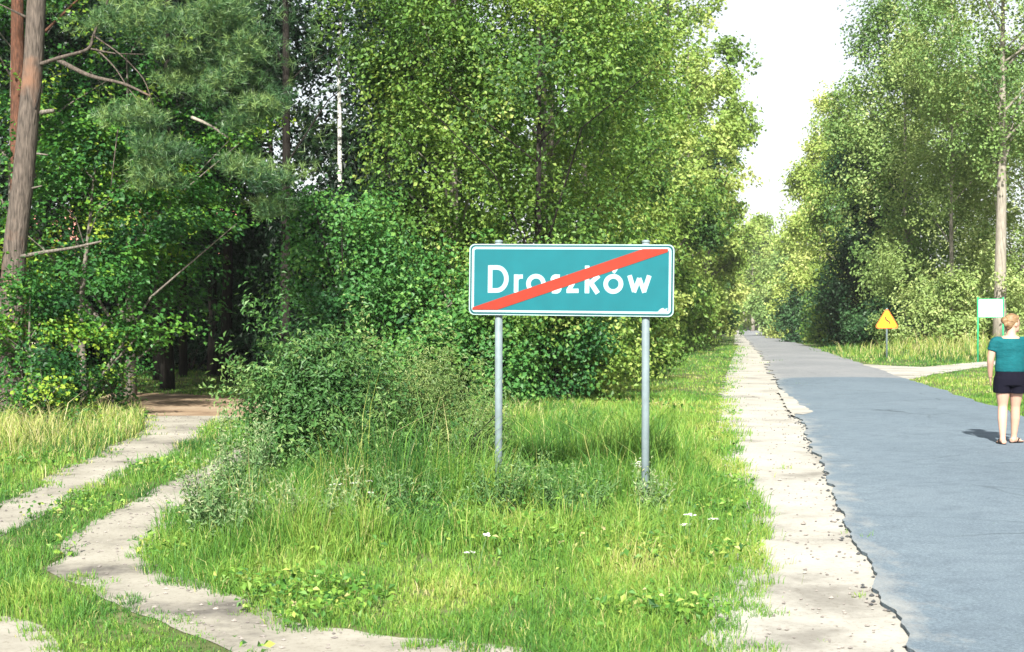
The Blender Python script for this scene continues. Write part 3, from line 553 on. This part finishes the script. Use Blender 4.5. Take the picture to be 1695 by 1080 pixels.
def grass(name, label, n, y0, y1, px0=-250, px1=1950, keep=0.004, per=11):
    x, y = verge_pts(n // per, y0, y1, px0, px1); k = open_mask(x, y, keep); k &= ~((x < -2) & (y > 31.5) & (rg.uniform(0, 1, len(x)) < .5)); x, y = x[k], y[k]
    tn = rg.normal(size=len(x)); idx = np.repeat(np.arange(len(x)), per); m = len(idx); sp = (.022 * np.maximum(1, y / 9))[idx]; off = rg.normal(size=(m, 2)) * sp[:, None] * (1 + .8 * (rg.uniform(size=m) < .4))[:, None]
    tx, ty = x[idx], y[idx]; x, y = tx + off[:, 0], ty + off[:, 1]; tn = tn[idx]
    tall = .36 * blob(x, y, -1.15, 10.8, 1.0, 1.45) + .22 * blob(x, y, -.6, 12.8, 1.9, 2.3) + .22 * blob(x, y, .75, 13.2, 1.1, 3.0) + .10 * blob(x, y, 1.5, 20, 2.4, 6) + .2 * blob(x, y, -.5, 17, 2.5, 3)
    dryL = 1.25 * blob(x, y, -6.3, 19.5, 1.7, 4.0) + .6 * blob(x, y, -6.8, 16.5, 1.0, 2); dryR = blob(x, y, 19.5, 58, 5, 6) + .4 * blob(x, y, 17, 66, 3, 6)
    dryM = .7 * blob(x, y, -.1, 22.3, 1.2, 1.8) + .45 * blob(x, y, -1.5, 10.9, .7, .8)
    base = .06 + .022 * noise2(x, y, 51, .5, 2) + .022 * np.clip(noise2(x, y, 52, 2, 6), 0, 3)
    h = np.clip(base, .03, 1) + tall * (.75 + .6 * noise2(x, y, 53, 1.8, 5)).clip(.1, 1.9) + .22 * dryL + .65 * dryR + .25 * dryM
    h = h * rg.uniform(.4, 1.2, m) * (1 + .28 * tn).clip(.4, 1.8) * (1 + .006 * np.clip(y - 12, 0, 60)); near = np.zeros(m, bool)
    for p in BARE: near |= inpoly(x, y + .45, p) | inpoly(x, y + .15, p)
    h = np.where(near, np.minimum(h * .5, .05), h); h = np.where((np.abs(x - road_l(y) + .05) < .1), np.minimum(h, .07), h); h = np.where((x > sand_l(y) - .3) & (x < road_r(y) + .5), h * .7, h); w = .0046 * np.maximum(1, y / 9.5) * rg.uniform(.7, 1.35, m)
    v = .385 + .13 * noise2(x, y, 54, .4, 1.6) + .12 * noise2(x, y, 55, 2, 6) + .08 * rg.normal(size=m) + .09 * rg.normal(size=int(idx[-1]) + 1)[idx] - .10 * np.clip(tall / .35, 0, 1) + .16 * sstep(.3, 2.2, x) * (y < 40)
    dry = np.clip(dryL * .75 + dryR * .95 + dryM * .7, 0, 1); v = np.where(rg.uniform(0, 1, m) < dry * .95, .86 + .12 * rg.normal(size=m), v); v = np.where(rg.uniform(0, 1, m) < .04, .90, v)
    ln = np.concatenate([off / sp[:, None] * .8, np.zeros((m, 1))], 1)
    V, F, A = blades(np.stack([x, y], -1), h, w, v, rg, .75, ln); o = mobj(name, V, F, M['grass'], None, A); return tag(o, label, 'grass', kind='stuff')
grass('verge_grass', 'green grass of the near verges and track edges', 410000, 6.0, 29)
grass('far_grass', 'grass along the middle verges and forest edge', 150000, 27, 80, -60, 1800)
grass('far_grass', 'grass along the far verges of the lane', 36000, 78, 240, 900, 1900)

rw = R(560); x, y = verge_pts(26000, 6.2, 26, 0, 1300); rg = R(561); kk = open_mask(x, y, .0) & ((noise2(x, y, 61, 1.2, 3.5) > .55) | (blob(x, y, -.2, 12, 1.6, 2.2) > rw.uniform(0, 1, len(x)) * 1.6)); x, y = x[kk], y[kk]; m = len(x)
z = rw.uniform(.02, .14, m) + .28 * blob(x, y, -.3, 12, 1.8, 2.2) * rw.uniform(0, 1, m); P = np.stack([x, y, z], -1)
V, F, A = leaf_mesh(P, unit(rw.normal(size=(m, 3)) * .5 + [0, -.2, .8]), rw.uniform(.025, .06, m) * np.maximum(1, y / 12), .62, .45 + .2 * rw.normal(size=m), rw)
tag(mobj('ground_plants', V, F, M['grass'], None, A), 'low broad leaved plants mixed into the verge grass', 'plants', kind='stuff')
# loose stones on the sandy shoulder
rs = R(600); g = Geo(); n = 420; y = 5.5 * (34 / 5.5) ** rs.uniform(0, 1, n); u = rs.uniform(0, 1, n) ** .6; x = sand_l(y) * (1 - u) + (road_l(y) - .02) * u
for a, b in zip(x, y):
    s = rs.uniform(.005, .016) * (1.6 if rs.uniform() < .06 else 1); c = np.array([a, b, .01 + s * .3]); V = c + np.array([(1, 0, 0), (0, 1, 0), (-1, 0, 0), (0, -1, 0), (.1, .1, .7), (0, 0, -.6)]) * s * rs.uniform(.6, 1.3, (6, 3))
    g.add(V, [[(0, 1, 4), (1, 2, 4), (2, 3, 4), (3, 0, 4), (1, 0, 5), (2, 1, 5), (3, 2, 5), (0, 3, 5)]])
for poly, n in ((RUT_A, 260), (RUT_B, 420)):
    q = np.array(poly); px_ = rs.uniform(q[:, 0].min(), q[:, 0].max(), n * 6); py_ = rs.uniform(q[:, 1].min(), q[:, 1].max(), n * 6); k = inpoly(px_, py_, poly)
    for a, b in zip(px_[k][:n], py_[k][:n]):
        s = rs.uniform(.004, .016); c = np.array([a, b, .006 + s * .25]); V = c + np.array([(1, 0, 0), (0, 1, 0), (-1, 0, 0), (0, -1, 0), (.1, .1, .6), (0, 0, -.6)]) * s * rs.uniform(.6, 1.4, (6, 3)); g.add(V, [[(0, 1, 4), (1, 2, 4), (2, 3, 4), (3, 0, 4), (1, 0, 5), (2, 1, 5), (3, 2, 5), (0, 3, 5)]])
tag(g.build('gravel', M['stone']), 'loose gravel and crumbs on the sandy shoulder and tracks', 'gravel', kind='stuff')
g = Geo(); ye = np.arange(6, 24, .085)
for b in ye:
    if rs.uniform() < .4:
        s = rs.uniform(.008, .026); a = float(np.interp(b, ya, road_l(ya) + rag)) - rs.uniform(.0, .09); c = np.array([a, b, .012 + s * .2])
        V = c + np.array([(1, 0, 0), (0, 1, 0), (-1, 0, 0), (0, -1, 0), (.1, .1, .6), (0, 0, -.6)]) * s * rs.uniform(.6, 1.3, (6, 3)); g.add(V, [[(0, 1, 4), (1, 2, 4), (2, 3, 4), (3, 0, 4), (1, 0, 5), (2, 1, 5), (3, 2, 5), (0, 3, 5)]])
M['crumb'] = noise_mat('asphalt crumbs', [(.3, (.03, .032, .035)), (.7, (.10, .105, .11))], 8, .9, .3, .01)
tag(g.build('asphalt_crumbs', M['crumb']), 'dark asphalt crumbs broken off the lane edge', 'rubble', kind='stuff')

# ------------------------------------------------------------------ town sign
SC = .001209
SGX, SGY = at(944.5, 464, 11.74)[0], 11.74
SW, SH_ = 1405 * SC, 488 * SC
ts = empty('town_sign', (SGX, SGY, 0), 'teal town exit sign with red diagonal bar on two posts', 'sign', None, -math.radians(9.0))
zc = at(944.5, 464, 11.74)[2]
def rounded(w, h, rad, cx=0, cz=0, n=6):
    P = []
    for sx, sz, a0 in ((1, 1, 0), (-1, 1, 90), (-1, -1, 180), (1, -1, 270)):
        for k in range(n + 1):
            a = math.radians(a0 + 90 * k / n); P.append((cx + sx * (w / 2 - rad) + rad * math.cos(a), cz + sz * (h / 2 - rad) + rad * math.sin(a)))
    return P
def tilt(o): o.location = (0, 0, zc); o.rotation_euler = (0, math.radians(.62), 0); return o
def flat(name, polys, y, mat, parent, th=.0012):
    g = Geo()
    for p in polys: g.prism(p, y, y + th)
    return g.build(name, M[mat], parent)
panel = tilt(flat('panel', [rounded(SW, SH_, .045)], -.012, 'sign_back', ts, .024))
def part(name, polys, y, mat): return flat(name, polys, y, mat, panel, .002)
part('dark_edge', [rounded(SW - .018, SH_ - .018, .04)], -.0145, 'teal_dark')
part('white_border', [rounded(SW - .046, SH_ - .046, .032)], -.017, 'sign_white')
part('teal_field', [rounded(SW - .086, SH_ - .086, .018)], -.0195, 'teal')
def uv(x, y):                                              # measured sign drawing -> panel plane
    top = 95 + (x - 145) * .0090; hgt = 480 + (x - 145) * .0105
    return ((x - 847.5) * SC, (.5 - (y - top) / hgt) * SH_)
def stroke(pts, w, closed=False):
    P = np.array([uv(*p) for p in pts]); n = len(P); w = w * SC / 2; quads = []
    if closed: P = np.vstack([P, P[:1]])
    T = np.diff(P, axis=0); T = T / np.linalg.norm(T, axis=1, keepdims=True); m = len(P); Nn = np.stack([-T[:, 1], T[:, 0]], -1); L = []; Rr = []
    for k in range(m):
        if k == 0: nn = (Nn[0] + Nn[-1]) if closed else Nn[0]
        elif k == m - 1: nn = (Nn[0] + Nn[-1]) if closed else Nn[-1]
        else: nn = Nn[k - 1] + Nn[k]
        nn = nn / np.linalg.norm(nn); ref = Nn[min(k, m - 2)]; sca = w / max(.45, abs(float(nn @ ref))); L.append(P[k] + nn * sca); Rr.append(P[k] - nn * sca)
    return [[tuple(Rr[k]), tuple(Rr[k + 1]), tuple(L[k + 1]), tuple(L[k])] for k in range(m - 1)]
def arc(cx, cy, rx, ry, a0, a1, n=16): return [(cx + rx * math.cos(math.radians(a0 + (a1 - a0) * k / n)), cy - ry * math.sin(math.radians(a0 + (a1 - a0) * k / n))) for k in range(n + 1)]
W_ = 31
letters = {
 'letter_d': stroke([(293, 256), (335, 256)] + arc(340, 334, 66, 78, 90, -90, 14) + [(335, 412), (293, 412)], W_, True),
 'letter_r': stroke([(474, 304), (474, 427)], W_) + stroke([(474, 350)] + arc(506, 352, 32, 33, 170, 88, 6) + [(520, 319)], W_ - 3),
 'letter_o': stroke(arc(611, 368, 52, 51, 0, 360, 26)[:-1], W_, True),
 'letter_s': stroke([(775, 322)] + arc(750, 340, 24, 21, 80, 180, 6) + [(738, 362), (758, 380)] + arc(750, 400, 24, 23, 20, -95, 7) + [(722, 420)], W_ - 3),
 'letter_z': stroke([(822, 323), (898, 323)], W_ - 2) + stroke([(886, 326), (836, 418)], W_) + stroke([(822, 419), (905, 419)], W_ - 2),
 'letter_k': stroke([(962, 248), (962, 436)], W_) + stroke([(1042, 316), (976, 374)], W_) + stroke([(986, 362), (1036, 437)], W_ + 2),
 'letter_o_acute': stroke(arc(1141, 374, 52, 52, 0, 360, 26)[:-1], W_, True) + stroke([(1140, 298), (1166, 262)], 22),
 'letter_w': stroke([(1250, 316), (1284, 428)], W_) + stroke([(1281, 432), (1317, 336)], W_ - 2) + stroke([(1316, 336), (1352, 434)], W_ - 2) + stroke([(1348, 430), (1384, 318)], W_),
}
for nme, polys in letters.items():
    g = Geo()
    for k, p in enumerate(polys): g.prism(p, -.0209 - .00003 * (k % 5), -.0185)
    g.build(nme, M['sign_white'], panel)
part('red_bar', [[uv(*p) for p in ((170, 541), (345, 543), (1507, 158), (1507, 137), (1338, 137), (170, 526))]], -.0235, 'sign_red')
part('peeled_patch', [[uv(*p) for p in ((1505, 575), (1440, 573), (1452, 556), (1466, 544), (1480, 540), (1490, 550), (1500, 545), (1508, 540))]], -.0222, 'sign_white')
part('bracket', [rounded(SW - .1, .03, .01, 0, .2)], .013, 'galv'); part('bracket', [rounded(SW - .1, .03, .01, 0, -.2)], .013, 'galv')
for px, ytop in ((824, 397), (1066.5, 399)):
    dx = (px - 944.5) / FPX * 11.74 / math.cos(math.radians(9)); top = at(0, ytop, 11.74)[2]
    g = Geo(); g.tube([(dx - .004, .048, -.3), (dx - .002, .048, .8), (dx, .048, top - .004), (dx, .048, top)], [.032, .032, .032, .026], 20); g.build('post', M['galv'], ts, True)
    g = Geo(); g.tube([(dx, .048, top - .02), (dx, .048, top - .004), (dx, .048, top + .004)], [.034, .034, .02], 20); g.build('post_cap', M['galv'], ts, True)

# ------------------------------------------------------------------ warning sign and notice board
WY = 54.0; wx = at(1468, 520, WY)[0]; wz = float(zt(wx, WY))
ws = empty('warning_sign', (wx, WY, wz), 'yellow triangular warning sign on a grey post beyond the path', 'sign', None, -.157)
g = Geo(); g.tube([(0, .03, -.2), (0, .03, 1.6), (0, .03, 1.95)], .035, 12); g.build('post', M['galv'], ws, True)
def tri(s, zc_): 
    P = []
    for k in range(3):
        a = math.radians(90 + 120 * k); c = (s * .577 * math.cos(a) * .82, zc_ + s * .577 * math.sin(a) * .82)
        for j in range(-2, 3): b = a + math.radians(30 * j); P.append((c[0] + s * .10 * math.cos(b), c[1] + s * .10 * math.sin(b)))
    return P
zz = 1.45
plate = flat('plate', [tri(.80, zz)], -.012, 'orange_edge', ws, .02)
flat('yellow_face', [tri(.70, zz)], -.016, 'yellow', plate, .003)
def bar(p, q, w):
    d = np.array(q) - np.array(p); n_ = np.array([-d[1], d[0]]) / np.linalg.norm(d) * w / 2; p = np.array(p); q = np.array(q)
    return [tuple(p - n_), tuple(q - n_), tuple(q + n_), tuple(p + n_)]
flat('bend_symbol', [bar((-.06, zz + .17), (-.03, zz + .06), .05)], -.0185, 'black', plate, .002)
flat('bend_symbol', [bar((-.035, zz + .06), (.09, zz - .02), .055)], -.0185, 'black', plate, .002)
flat('bend_symbol', [bar((.085, zz - .015), (.12, zz - .12), .04)], -.0185, 'black', plate, .002)
NY = 50.0; nxm = at(1639.5, 520, NY)[0]; nz_ = float(zt(nxm, NY))
nb = empty('notice_board', (nxm, NY, nz_), 'white notice board in a green frame behind the walker', 'notice board', None, -.1)
bw, b0, b1 = .80, at(0, 525, NY)[2] - nz_, at(0, 496, NY)[2] - nz_
for s in (-1, 1):
    g = Geo(); g.tube([(s * (bw / 2 + .03), 0, -.2), (s * (bw / 2 + .03), 0, 1), (s * (bw / 2 + .03), 0, b1 + .08)], .032, 10); g.build('post', M['board_green'], nb, True)
g = Geo(); g.box((-bw / 2, -.015, b0), (bw / 2, .015, b1)); pn = g.build('panel', M['board_white'], nb)
for z in (b0 - .025, b1 + .002):
    g = Geo(); g.box((-bw / 2, -.022, z), (bw / 2, .022, z + .028)); g.build('frame_rail', M['board_green'], nb)

# ------------------------------------------------------------------ trees on the right
rt = [
 ('poplar_tree', 'big poplar with a thick pale trunk behind the notice board', at(1655, 0, 60)[0], 60, 19, 3.7, 9.0, OVAL, 900, 'aspen', 'bark_pale', .29),
 ('willow_tree', 'tall leafy willow left of the thick pale trunk', at(1575, 0, 66)[0], 66, 18, 3.2, 1.0, FULL, 1000, 'willow', 'bark_pale', .12),
 ('poplar_tree', 'tall dark poplar whose crown leans towards the lane', at(1500, 0, 72)[0], 72, 19.5, 3.2, 3.0, OVAL, 1000, 'aspen', 'bark_pale', .15),
 ('alder_tree', 'dark dense alder above the warning sign', at(1440, 0, 80)[0], 80, 15.5, 2.3, .3, FULL, 800, 'dark', 'bark_dark', .15),
 ('willow_tree', 'pale willow at the right edge behind the walker', at(1710, 0, 68)[0], 68, 17, 3.6, .5, FULL, 900, 'willow', 'bark_pale', .15),
 ('willow_tree', 'willow in the second row right of the alder', at(1530, 0, 84)[0], 84, 16, 3.4, .4, FULL, 800, 'willow', 'bark', .16),
 ('willow_tree', 'willow in the second row behind the notice board', at(1630, 0, 82)[0], 82, 16, 3.6, .4, FULL, 800, 'aspen', 'bark', .16),
 ('poplar_tree', 'poplar just left of the dark alder on the right verge', at(1404, 0, 98)[0], 98, 17, 2.5, .3, FULL, 700, 'poplar_sun', 'bark', .17),
 ('poplar_tree', 'bright yellow green poplar spire on the right verge', at(1358, 0, 118)[0], 118, 20.5, 2.9, .3, CONE, 850, 'gold', 'bark', .17),
 ('poplar_tree', 'dark poplar behind the bright spire tree', at(1392, 0, 132)[0], 132, 22, 2.6, 4, OVAL, 500, 'aspen', 'bark', .17),
 ('poplar_tree', 'smaller bright poplar left of the spire tree', at(1322, 0, 140)[0], 140, 13, 2.6, .3, FULL, 500, 'gold', 'bark', .15),
 ('poplar_tree', 'farthest rounded tree of the right row', at(1298, 0, 175)[0], 175, 11, 3.0, .3, FULL, 450, 'aspen', 'bark', .15),
]
for k, (nm, lb, X, Y, H, Rd, z0, prof, ncl, m, bk, tr) in enumerate(rt):
    s = Y / 30; broadleaf(nm, lb, 'tree', X, Y, H, Rd, z0, prof, ncl, 30, .16 * s ** .5, .082 * s ** .85, m, bk, tr, 700 + k, None, 22, (0, 0), .6 if 'willow' in nm else .75, .9, (.35, .9), .14 if prof is CONE else .32)
rsb = [
 ('dark rounded bush right behind the warning sign post', 1450, 66, 2.4, 1.15, 'dark'), ('yellow green bush right of the warning sign', 1535, 63, 3.4, 1.5, 'willow'), ('bush between yellow green bush and notice board', 1595, 62, 3.0, 1.3, 'willow'),
 ('yellowish low bush left of the dark alder foot', 1392, 84, 2.8, 1.5, 'poplar_sun'), ('dark round bush at the foot of the bright spire', 1312, 105, 4.0, 1.6, 'dark'), ('bush at the right edge behind the walker', 1690, 60, 3.2, 1.5, 'willow'), ('green bush left of the dark alder', 1362, 96, 3.4, 1.6, 'poplar')]
for k, (lb, px, Y, H, Rd, m) in enumerate(rsb):
    s = Y / 28; X = at(px, 0, Y)[0]; shrub('verge_bush', lb, X, Y, H, Rd, 170, 30, .13 * s ** .6, .08 * s ** .85, m, 730 + k, prof=FULL, asp=.6)

# ------------------------------------------------------------------ far end of the lane
for k, (px, Y, H, Rd, m, lb) in enumerate([(1246, 246, 19, 3.0, 'poplar_sun', 'left of two pale trunked trees at the lane end'), (1258, 250, 19, 3.0, 'poplar_sun', 'right of two pale trunked trees at the lane end'), (1232, 275, 17, 5, 'poplar_sun', 'bright tree closing the lane end on the left'), (1285, 270, 15, 5, 'poplar_sun', 'bright tree closing the lane end on the right'), (1268, 300, 17, 6, 'poplar', 'green tree closing the lane end in the middle')]):
    broadleaf('far_tree', lb, 'tree', at(px, 0, Y)[0], Y, H, Rd, 7.5 if k < 2 else .4, OVAL if k < 2 else FULL, 260, 26, .6, .5, m, 'bark_pale', .34 if k < 2 else .2, 760 + k, None, 8, L=1.2)
rh = R(800); PP = []; NN = []; n = 260
for k in range(n):
    Y = rh.uniform(380, 700); X = (rh.uniform(1120, 1480) - 847.5) / FPX * Y; H = rh.uniform(13, 19); m = 300; t = rh.uniform(0, 1, m); th = rh.uniform(0, 6.28, m); q = 5.5 * np.interp(t, [0, .3, .7, 1], [.8, 1, .75, .15]) * rh.uniform(.5, 1, m) ** .5
    PP.append(np.stack([X + q * np.cos(th), Y + q * np.sin(th), float(zt(X, Y)) + .5 + H * t], -1)); NN.append(unit(np.stack([np.cos(th), np.sin(th), np.full(m, .6)], -1) + rh.normal(size=(m, 3)) * .5))
PP = np.concatenate(PP); V, F, A = leaf_mesh(PP, np.concatenate(NN), rh.uniform(.9, 1.7, len(PP)), .8, .5 + .2 * rh.normal(size=len(PP)), rh)
tag(mobj('distant_forest', V, F, M['poplar_sun'], None, A), 'wooded hill closing the view at the end of the lane', 'forest', kind='stuff')

# ------------------------------------------------------------------ house behind the wood
hx, hy = at(120, 0, 74)[0], 74.0
ho = empty('house', (hx, hy, float(zt(hx, hy))), 'house with pink red roof glimpsed through the oak leaves', 'house')
g = Geo(); g.box((-7, 0, -.3), (9, 8, 3.2)); g.build('wall', M['plaster'], ho)
g = Geo(); V = [(-7.5, -.6, 3.0), (9.5, -.6, 3.0), (9.5, 4, 7.4), (-7.5, 4, 7.4), (9.5, 8.6, 3.0), (-7.5, 8.6, 3.0)]
V2 = [(a, b, c + .2) for a, b, c in V]
g.add(V + V2, [[(0, 3, 2, 1), (3, 5, 4, 2), (6, 7, 8, 9), (9, 8, 10, 11), (0, 1, 7, 6), (5, 11, 10, 4)], [(0, 6, 9), (0, 9, 3), (3, 9, 11), (3, 11, 5), (1, 2, 8), (1, 8, 7), (2, 4, 10), (2, 10, 8)]]); rfo = g.build('roof', M['roof'], ho)
g = Geo(); g.box((2, 3.2, 6.5), (2.8, 4, 8.4)); g.build('chimney', M['roof'], rfo)
for x in (-5, -1.5, 2.5, 6):
    g = Geo(); g.box((x - .55, -.03, 1.0), (x + .55, .05, 2.3)); w = g.build('window', M['board_white'], ho)
    for s in (-1, 1): g = Geo(); g.box((x + s * .26 - .21, -.045, 1.08), (x + s * .26 + .21, .0, 2.22)); g.build('pane', M['glass'], w)

# ------------------------------------------------------------------ the walker
pe = empty('person', (at(1672, 0, 17.5)[0], 17.5, .066), 'person in teal shirt and dark shorts walking along the lane', 'person', None, -.12)
pe.scale = (.985, .97, .965)
def ell(g, c, rx, ry, rz, rot=None, n=14, m=10):
    th = np.linspace(0, 2 * np.pi, n, endpoint=False); ph = np.linspace(-np.pi / 2, np.pi / 2, m + 1)[1:-1]
    V = np.array([[np.cos(t) * np.cos(p), np.sin(t) * np.cos(p), np.sin(p)] for p in ph for t in th] + [[0, 0, -1], [0, 0, 1]]) * [rx, ry, rz]
    if rot is not None: V = V @ np.array(Matrix.Rotation(rot, 3, 'Z')).T
    i = np.arange(m - 2)[:, None] * n; j = np.arange(n)[None]; j2 = (j + 1) % n; Q = np.stack([i + j, i + j2, i + n + j2, i + n + j], -1).reshape(-1, 4)
    b = (m - 1) * n; k = np.arange(n); T = np.concatenate([np.stack([np.full(n, b), (k + 1) % n, k], -1), np.stack([np.full(n, b + 1), k + b - n, (k + 1) % n + b - n], -1)])
    g.add(V + np.array(c), [Q, T])
def loft(g, rings, n=20):
    th = np.linspace(0, 2 * np.pi, n, endpoint=False); V = np.concatenate([np.stack([c[0] + rx * np.cos(th), c[1] + ry * np.sin(th), np.full(n, c[2])], -1) for c, rx, ry in rings])
    m = len(rings); i = np.arange(m - 1)[:, None] * n; j = np.arange(n)[None]; j2 = (j + 1) % n
    g.add(V, [np.stack([i + j, i + j2, i + n + j2, i + n + j], -1).reshape(-1, 4), np.arange(n)[None, ::-1], (np.arange(n) + (m - 1) * n)[None]])
def limb(g, pts, rad, k=14):
    P = np.array(pts, float); m = len(P); t = np.linspace(0, m - 1, (m - 1) * 5 + 1); Q = np.stack([np.interp(t, np.arange(m), P[:, q]) for q in range(3)], -1); rr = np.interp(t, np.arange(m), rad)
    for _ in range(2): Q[1:-1] = (Q[:-2] + 2 * Q[1:-1] + Q[2:]) / 4
    g.tube(Q, rr, k)
def fuse(g, name, mat, voxel=.008, smooth=6, parent=pe):
    o = g.build(name, M[mat], parent, True); md = o.modifiers.new('remesh', 'REMESH'); md.mode = 'VOXEL'; md.voxel_size = voxel; md.use_smooth_shade = True
    s = o.modifiers.new('smooth', 'SMOOTH'); s.iterations = smooth; s.factor = .5; return o
b = Geo()
HY = math.radians(-62)                                     # head turned to the right
hc = np.array([.035, .02, 1.525]); fx = np.array([math.sin(-HY), math.cos(HY), 0])
ell(b, hc + [0, 0, .015], .073, .092, .105, HY); ell(b, hc + fx * .025 + [0, 0, -.055], .056, .066, .062, HY)
ell(b, hc + fx * .098 + [0, 0, -.012], .012, .018, .02, HY); ell(b, hc + fx * .075 + [0, 0, -.092], .024, .022, .018, HY)
sd = np.array([fx[1], -fx[0], 0])
for s in (-1, 1): ell(b, hc + sd * s * .073 - fx * .005 + [0, 0, -.008], .010, .022, .032, HY)
limb(b, [(.01, 0, 1.34), (.018, .005, 1.42), (.03, .012, 1.49)], [.066, .052, .052])
loft(b, [((0, 0, .80), .17, .115), ((0, 0, .95), .165, .11), ((0, 0, 1.08), .145, .10), ((0, 0, 1.22), .165, .105), ((0, 0, 1.32), .155, .085), ((.005, 0, 1.375), .09, .065)])
LA = [(-.175, 0, 1.315), (-.215, .0, 1.19), (-.235, .01, 1.06), (-.225, .07, .93), (-.215, .11, .84)]
RA = [(.175, 0, 1.315), (.222, -.01, 1.19), (.262, -.02, 1.07), (.30, .06, .96), (.315, .11, .885)]
for A_ in (LA, RA): limb(b, A_, [.058, .05, .043, .034, .026])
def hand(A_):
    w = np.array(A_[-1]); d = unit(w - np.array(A_[-2])); sx = unit(np.cross(d, [1, 0, 0])); p = w + d * .045
    for q in range(4):
        st_ = w + sx * (-.018 + .012 * q); limb(b, [w - d * .01, st_ + d * .05, st_ + d * .085], [.014, .012, .009], 8)
        ln = (.045, .06, .055, .042)[q]; limb(b, [st_ + d * .08, st_ + d * (.08 + ln * .55), st_ + d * (.08 + ln) + np.array([-.012 * np.sign(w[0]), 0, -.006])], [.0085, .0080, .0065], 8)
    limb(b, [w + sx * -.012, w - sx * .035 + d * .035, w - sx * .04 + d * .07], [.012, .010, .0075], 8)
hand(LA); hand(RA)
limb(b, [(-.085, 0, .86), (-.087, .0, .66), (-.080, .03, .47), (-.096, -.03, .32), (-.104, -.085, .085), (-.104, -.09, .04)], [.098, .088, .058, .058, .036, .038])
limb(b, [(.085, 0, .86), (.088, .05, .66), (.085, .09, .47), (.088, .10, .32), (.078, .13, .085), (.078, .13, .04)], [.098, .088, .058, .057, .036, .038])
def foot(c, ang):
    d = np.array([math.sin(ang), math.cos(ang), 0]); s = np.array([d[1], -d[0], 0]); c = np.array(c)
    limb(b, [c - d * .05 + [0, 0, .03], c + d * .04 + [0, 0, .035], c + d * .12 + [0, 0, .022]], [.032, .034, .026], 10)
    for q in range(5): o = s * (.028 - .014 * q); limb(b, [c + d * .10 + o + [0, 0, .018], c + d * (.165 - .008 * q) + o + [0, 0, .012]], [.011, .008], 8)
    g = Geo(); n = 18; P = []
    for k in range(n):
        a = 2 * math.pi * k / n; lx = .045 * math.sin(a) * (1 + .15 * math.cos(a)); ly = .125 * math.cos(a) + .055; P.append(c + d * ly + s * lx)
    V = [p + np.array([0, 0, -.010]) for p in P] + [p + np.array([0, 0, .008]) for p in P]; k = np.arange(n); g.add(V, [k[None, ::-1], (k + n)[None], np.stack([k, (k + 1) % n, (k + 1) % n + n, k + n], -1)])
    so = g.build('sandal', M['sandal'], pe)
    g = Geo()
    for e in (-1, 1): limb(g, [c + d * .115 + [0, 0, .035], c + d * .07 + s * e * .025 + [0, 0, .058], c + d * .015 + s * e * .045 + [0, 0, .012]], [.007, .009, .007], 6)
    g.build('strap', M['sandal'], so, True)
foot((-.104, -.09, .0), -.15); foot((.078, .13, .0), .85)
body = fuse(b, 'body', 'skin', .007, 5)
sh = Geo()
loft(sh, [((0, 0, .915), .183, .128), ((0, -.004, .98), .184, .128), ((0, 0, 1.08), .172, .122), ((0, 0, 1.2), .182, .122), ((0, 0, 1.29), .180, .108), ((0, .004, 1.335), .150, .088), ((0, .012, 1.352), .118, .07)])
for A_ in (LA, RA):
    a = np.array(A_); limb(sh, [a[0] * [.5, 1, 1] + [0, 0, -.02], a[0] + [0, 0, -.012], a[1] + (a[2] - a[1]) * .1], [.062, .071, .064])
shirt = fuse(sh, 'shirt', 'shirt', .009, 5)
so = Geo()
loft(so, [((0, 0, .74), .188, .13), ((0, 0, .82), .192, .135), ((0, 0, .93), .174, .122)])
limb(so, [(-.088, 0, .84), (-.094, .004, .72), (-.094, .006, .645)], [.11, .112, .108]); limb(so, [(.088, .01, .84), (.094, .02, .72), (.094, .026, .645)], [.11, .112, .108])
fuse(so, 'shorts', 'shorts', .009, 4)
hr = Geo()
ell(hr, hc - fx * .020 + [0, 0, .040], .082, .094, .098, HY); ell(hr, hc - fx * .065 + [0, 0, .0], .066, .05, .08, HY); ell(hr, hc - fx * .125 + [0, 0, .045], .046, .046, .048, HY)
ell(hr, hc - fx * .118 + [.0, 0, -.005] + sd * .02, .03, .03, .035, HY); ell(hr, hc + fx * .045 + [0, 0, .085], .055, .04, .035, HY); ell(hr, hc - fx * .10 - sd * .025 + [0, 0, .06], .028, .03, .028, HY)
fuse(hr, 'hair', 'hair', .007, 3)
for s in (-1, 1):
    g = Geo(); ell(g, hc + fx * .087 + sd * s * .031 + [0, 0, .008], .010, .006, .007, HY, 10, 6); g.build('eye', M['black'], pe, True)
g = Geo(); ell(g, hc + fx * .086 + [0, 0, -.062], .020, .008, .006, HY, 10, 6); g.build('mouth', M['lip'], pe, True)
g = Geo(); ell(g, hc + fx * .086 + [0, 0, -.062], .020, .008, .006, HY, 10, 6); g.build('mouth', M['lip'], pe, True)
# ------------------------------------------------------------------ the air
g = Geo(); g.box((-60, -10, -4), (160, 800, 48)); hm = bpy.data.materials.new('haze air'); hm.use_nodes = True; nt = hm.node_tree; nt.nodes.remove(nt.nodes['Principled BSDF'])
pv = nt.nodes.new('ShaderNodeVolumePrincipled'); pv.inputs['Color'].default_value = (.9, .95, 1, 1); pv.inputs['Density'].default_value = .0002; nt.links.new(pv.outputs[0], nt.nodes['Material Output'].inputs['Volume'])
tag(g.build('haze', hm), 'thin pale air', 'haze', kind='stuff')
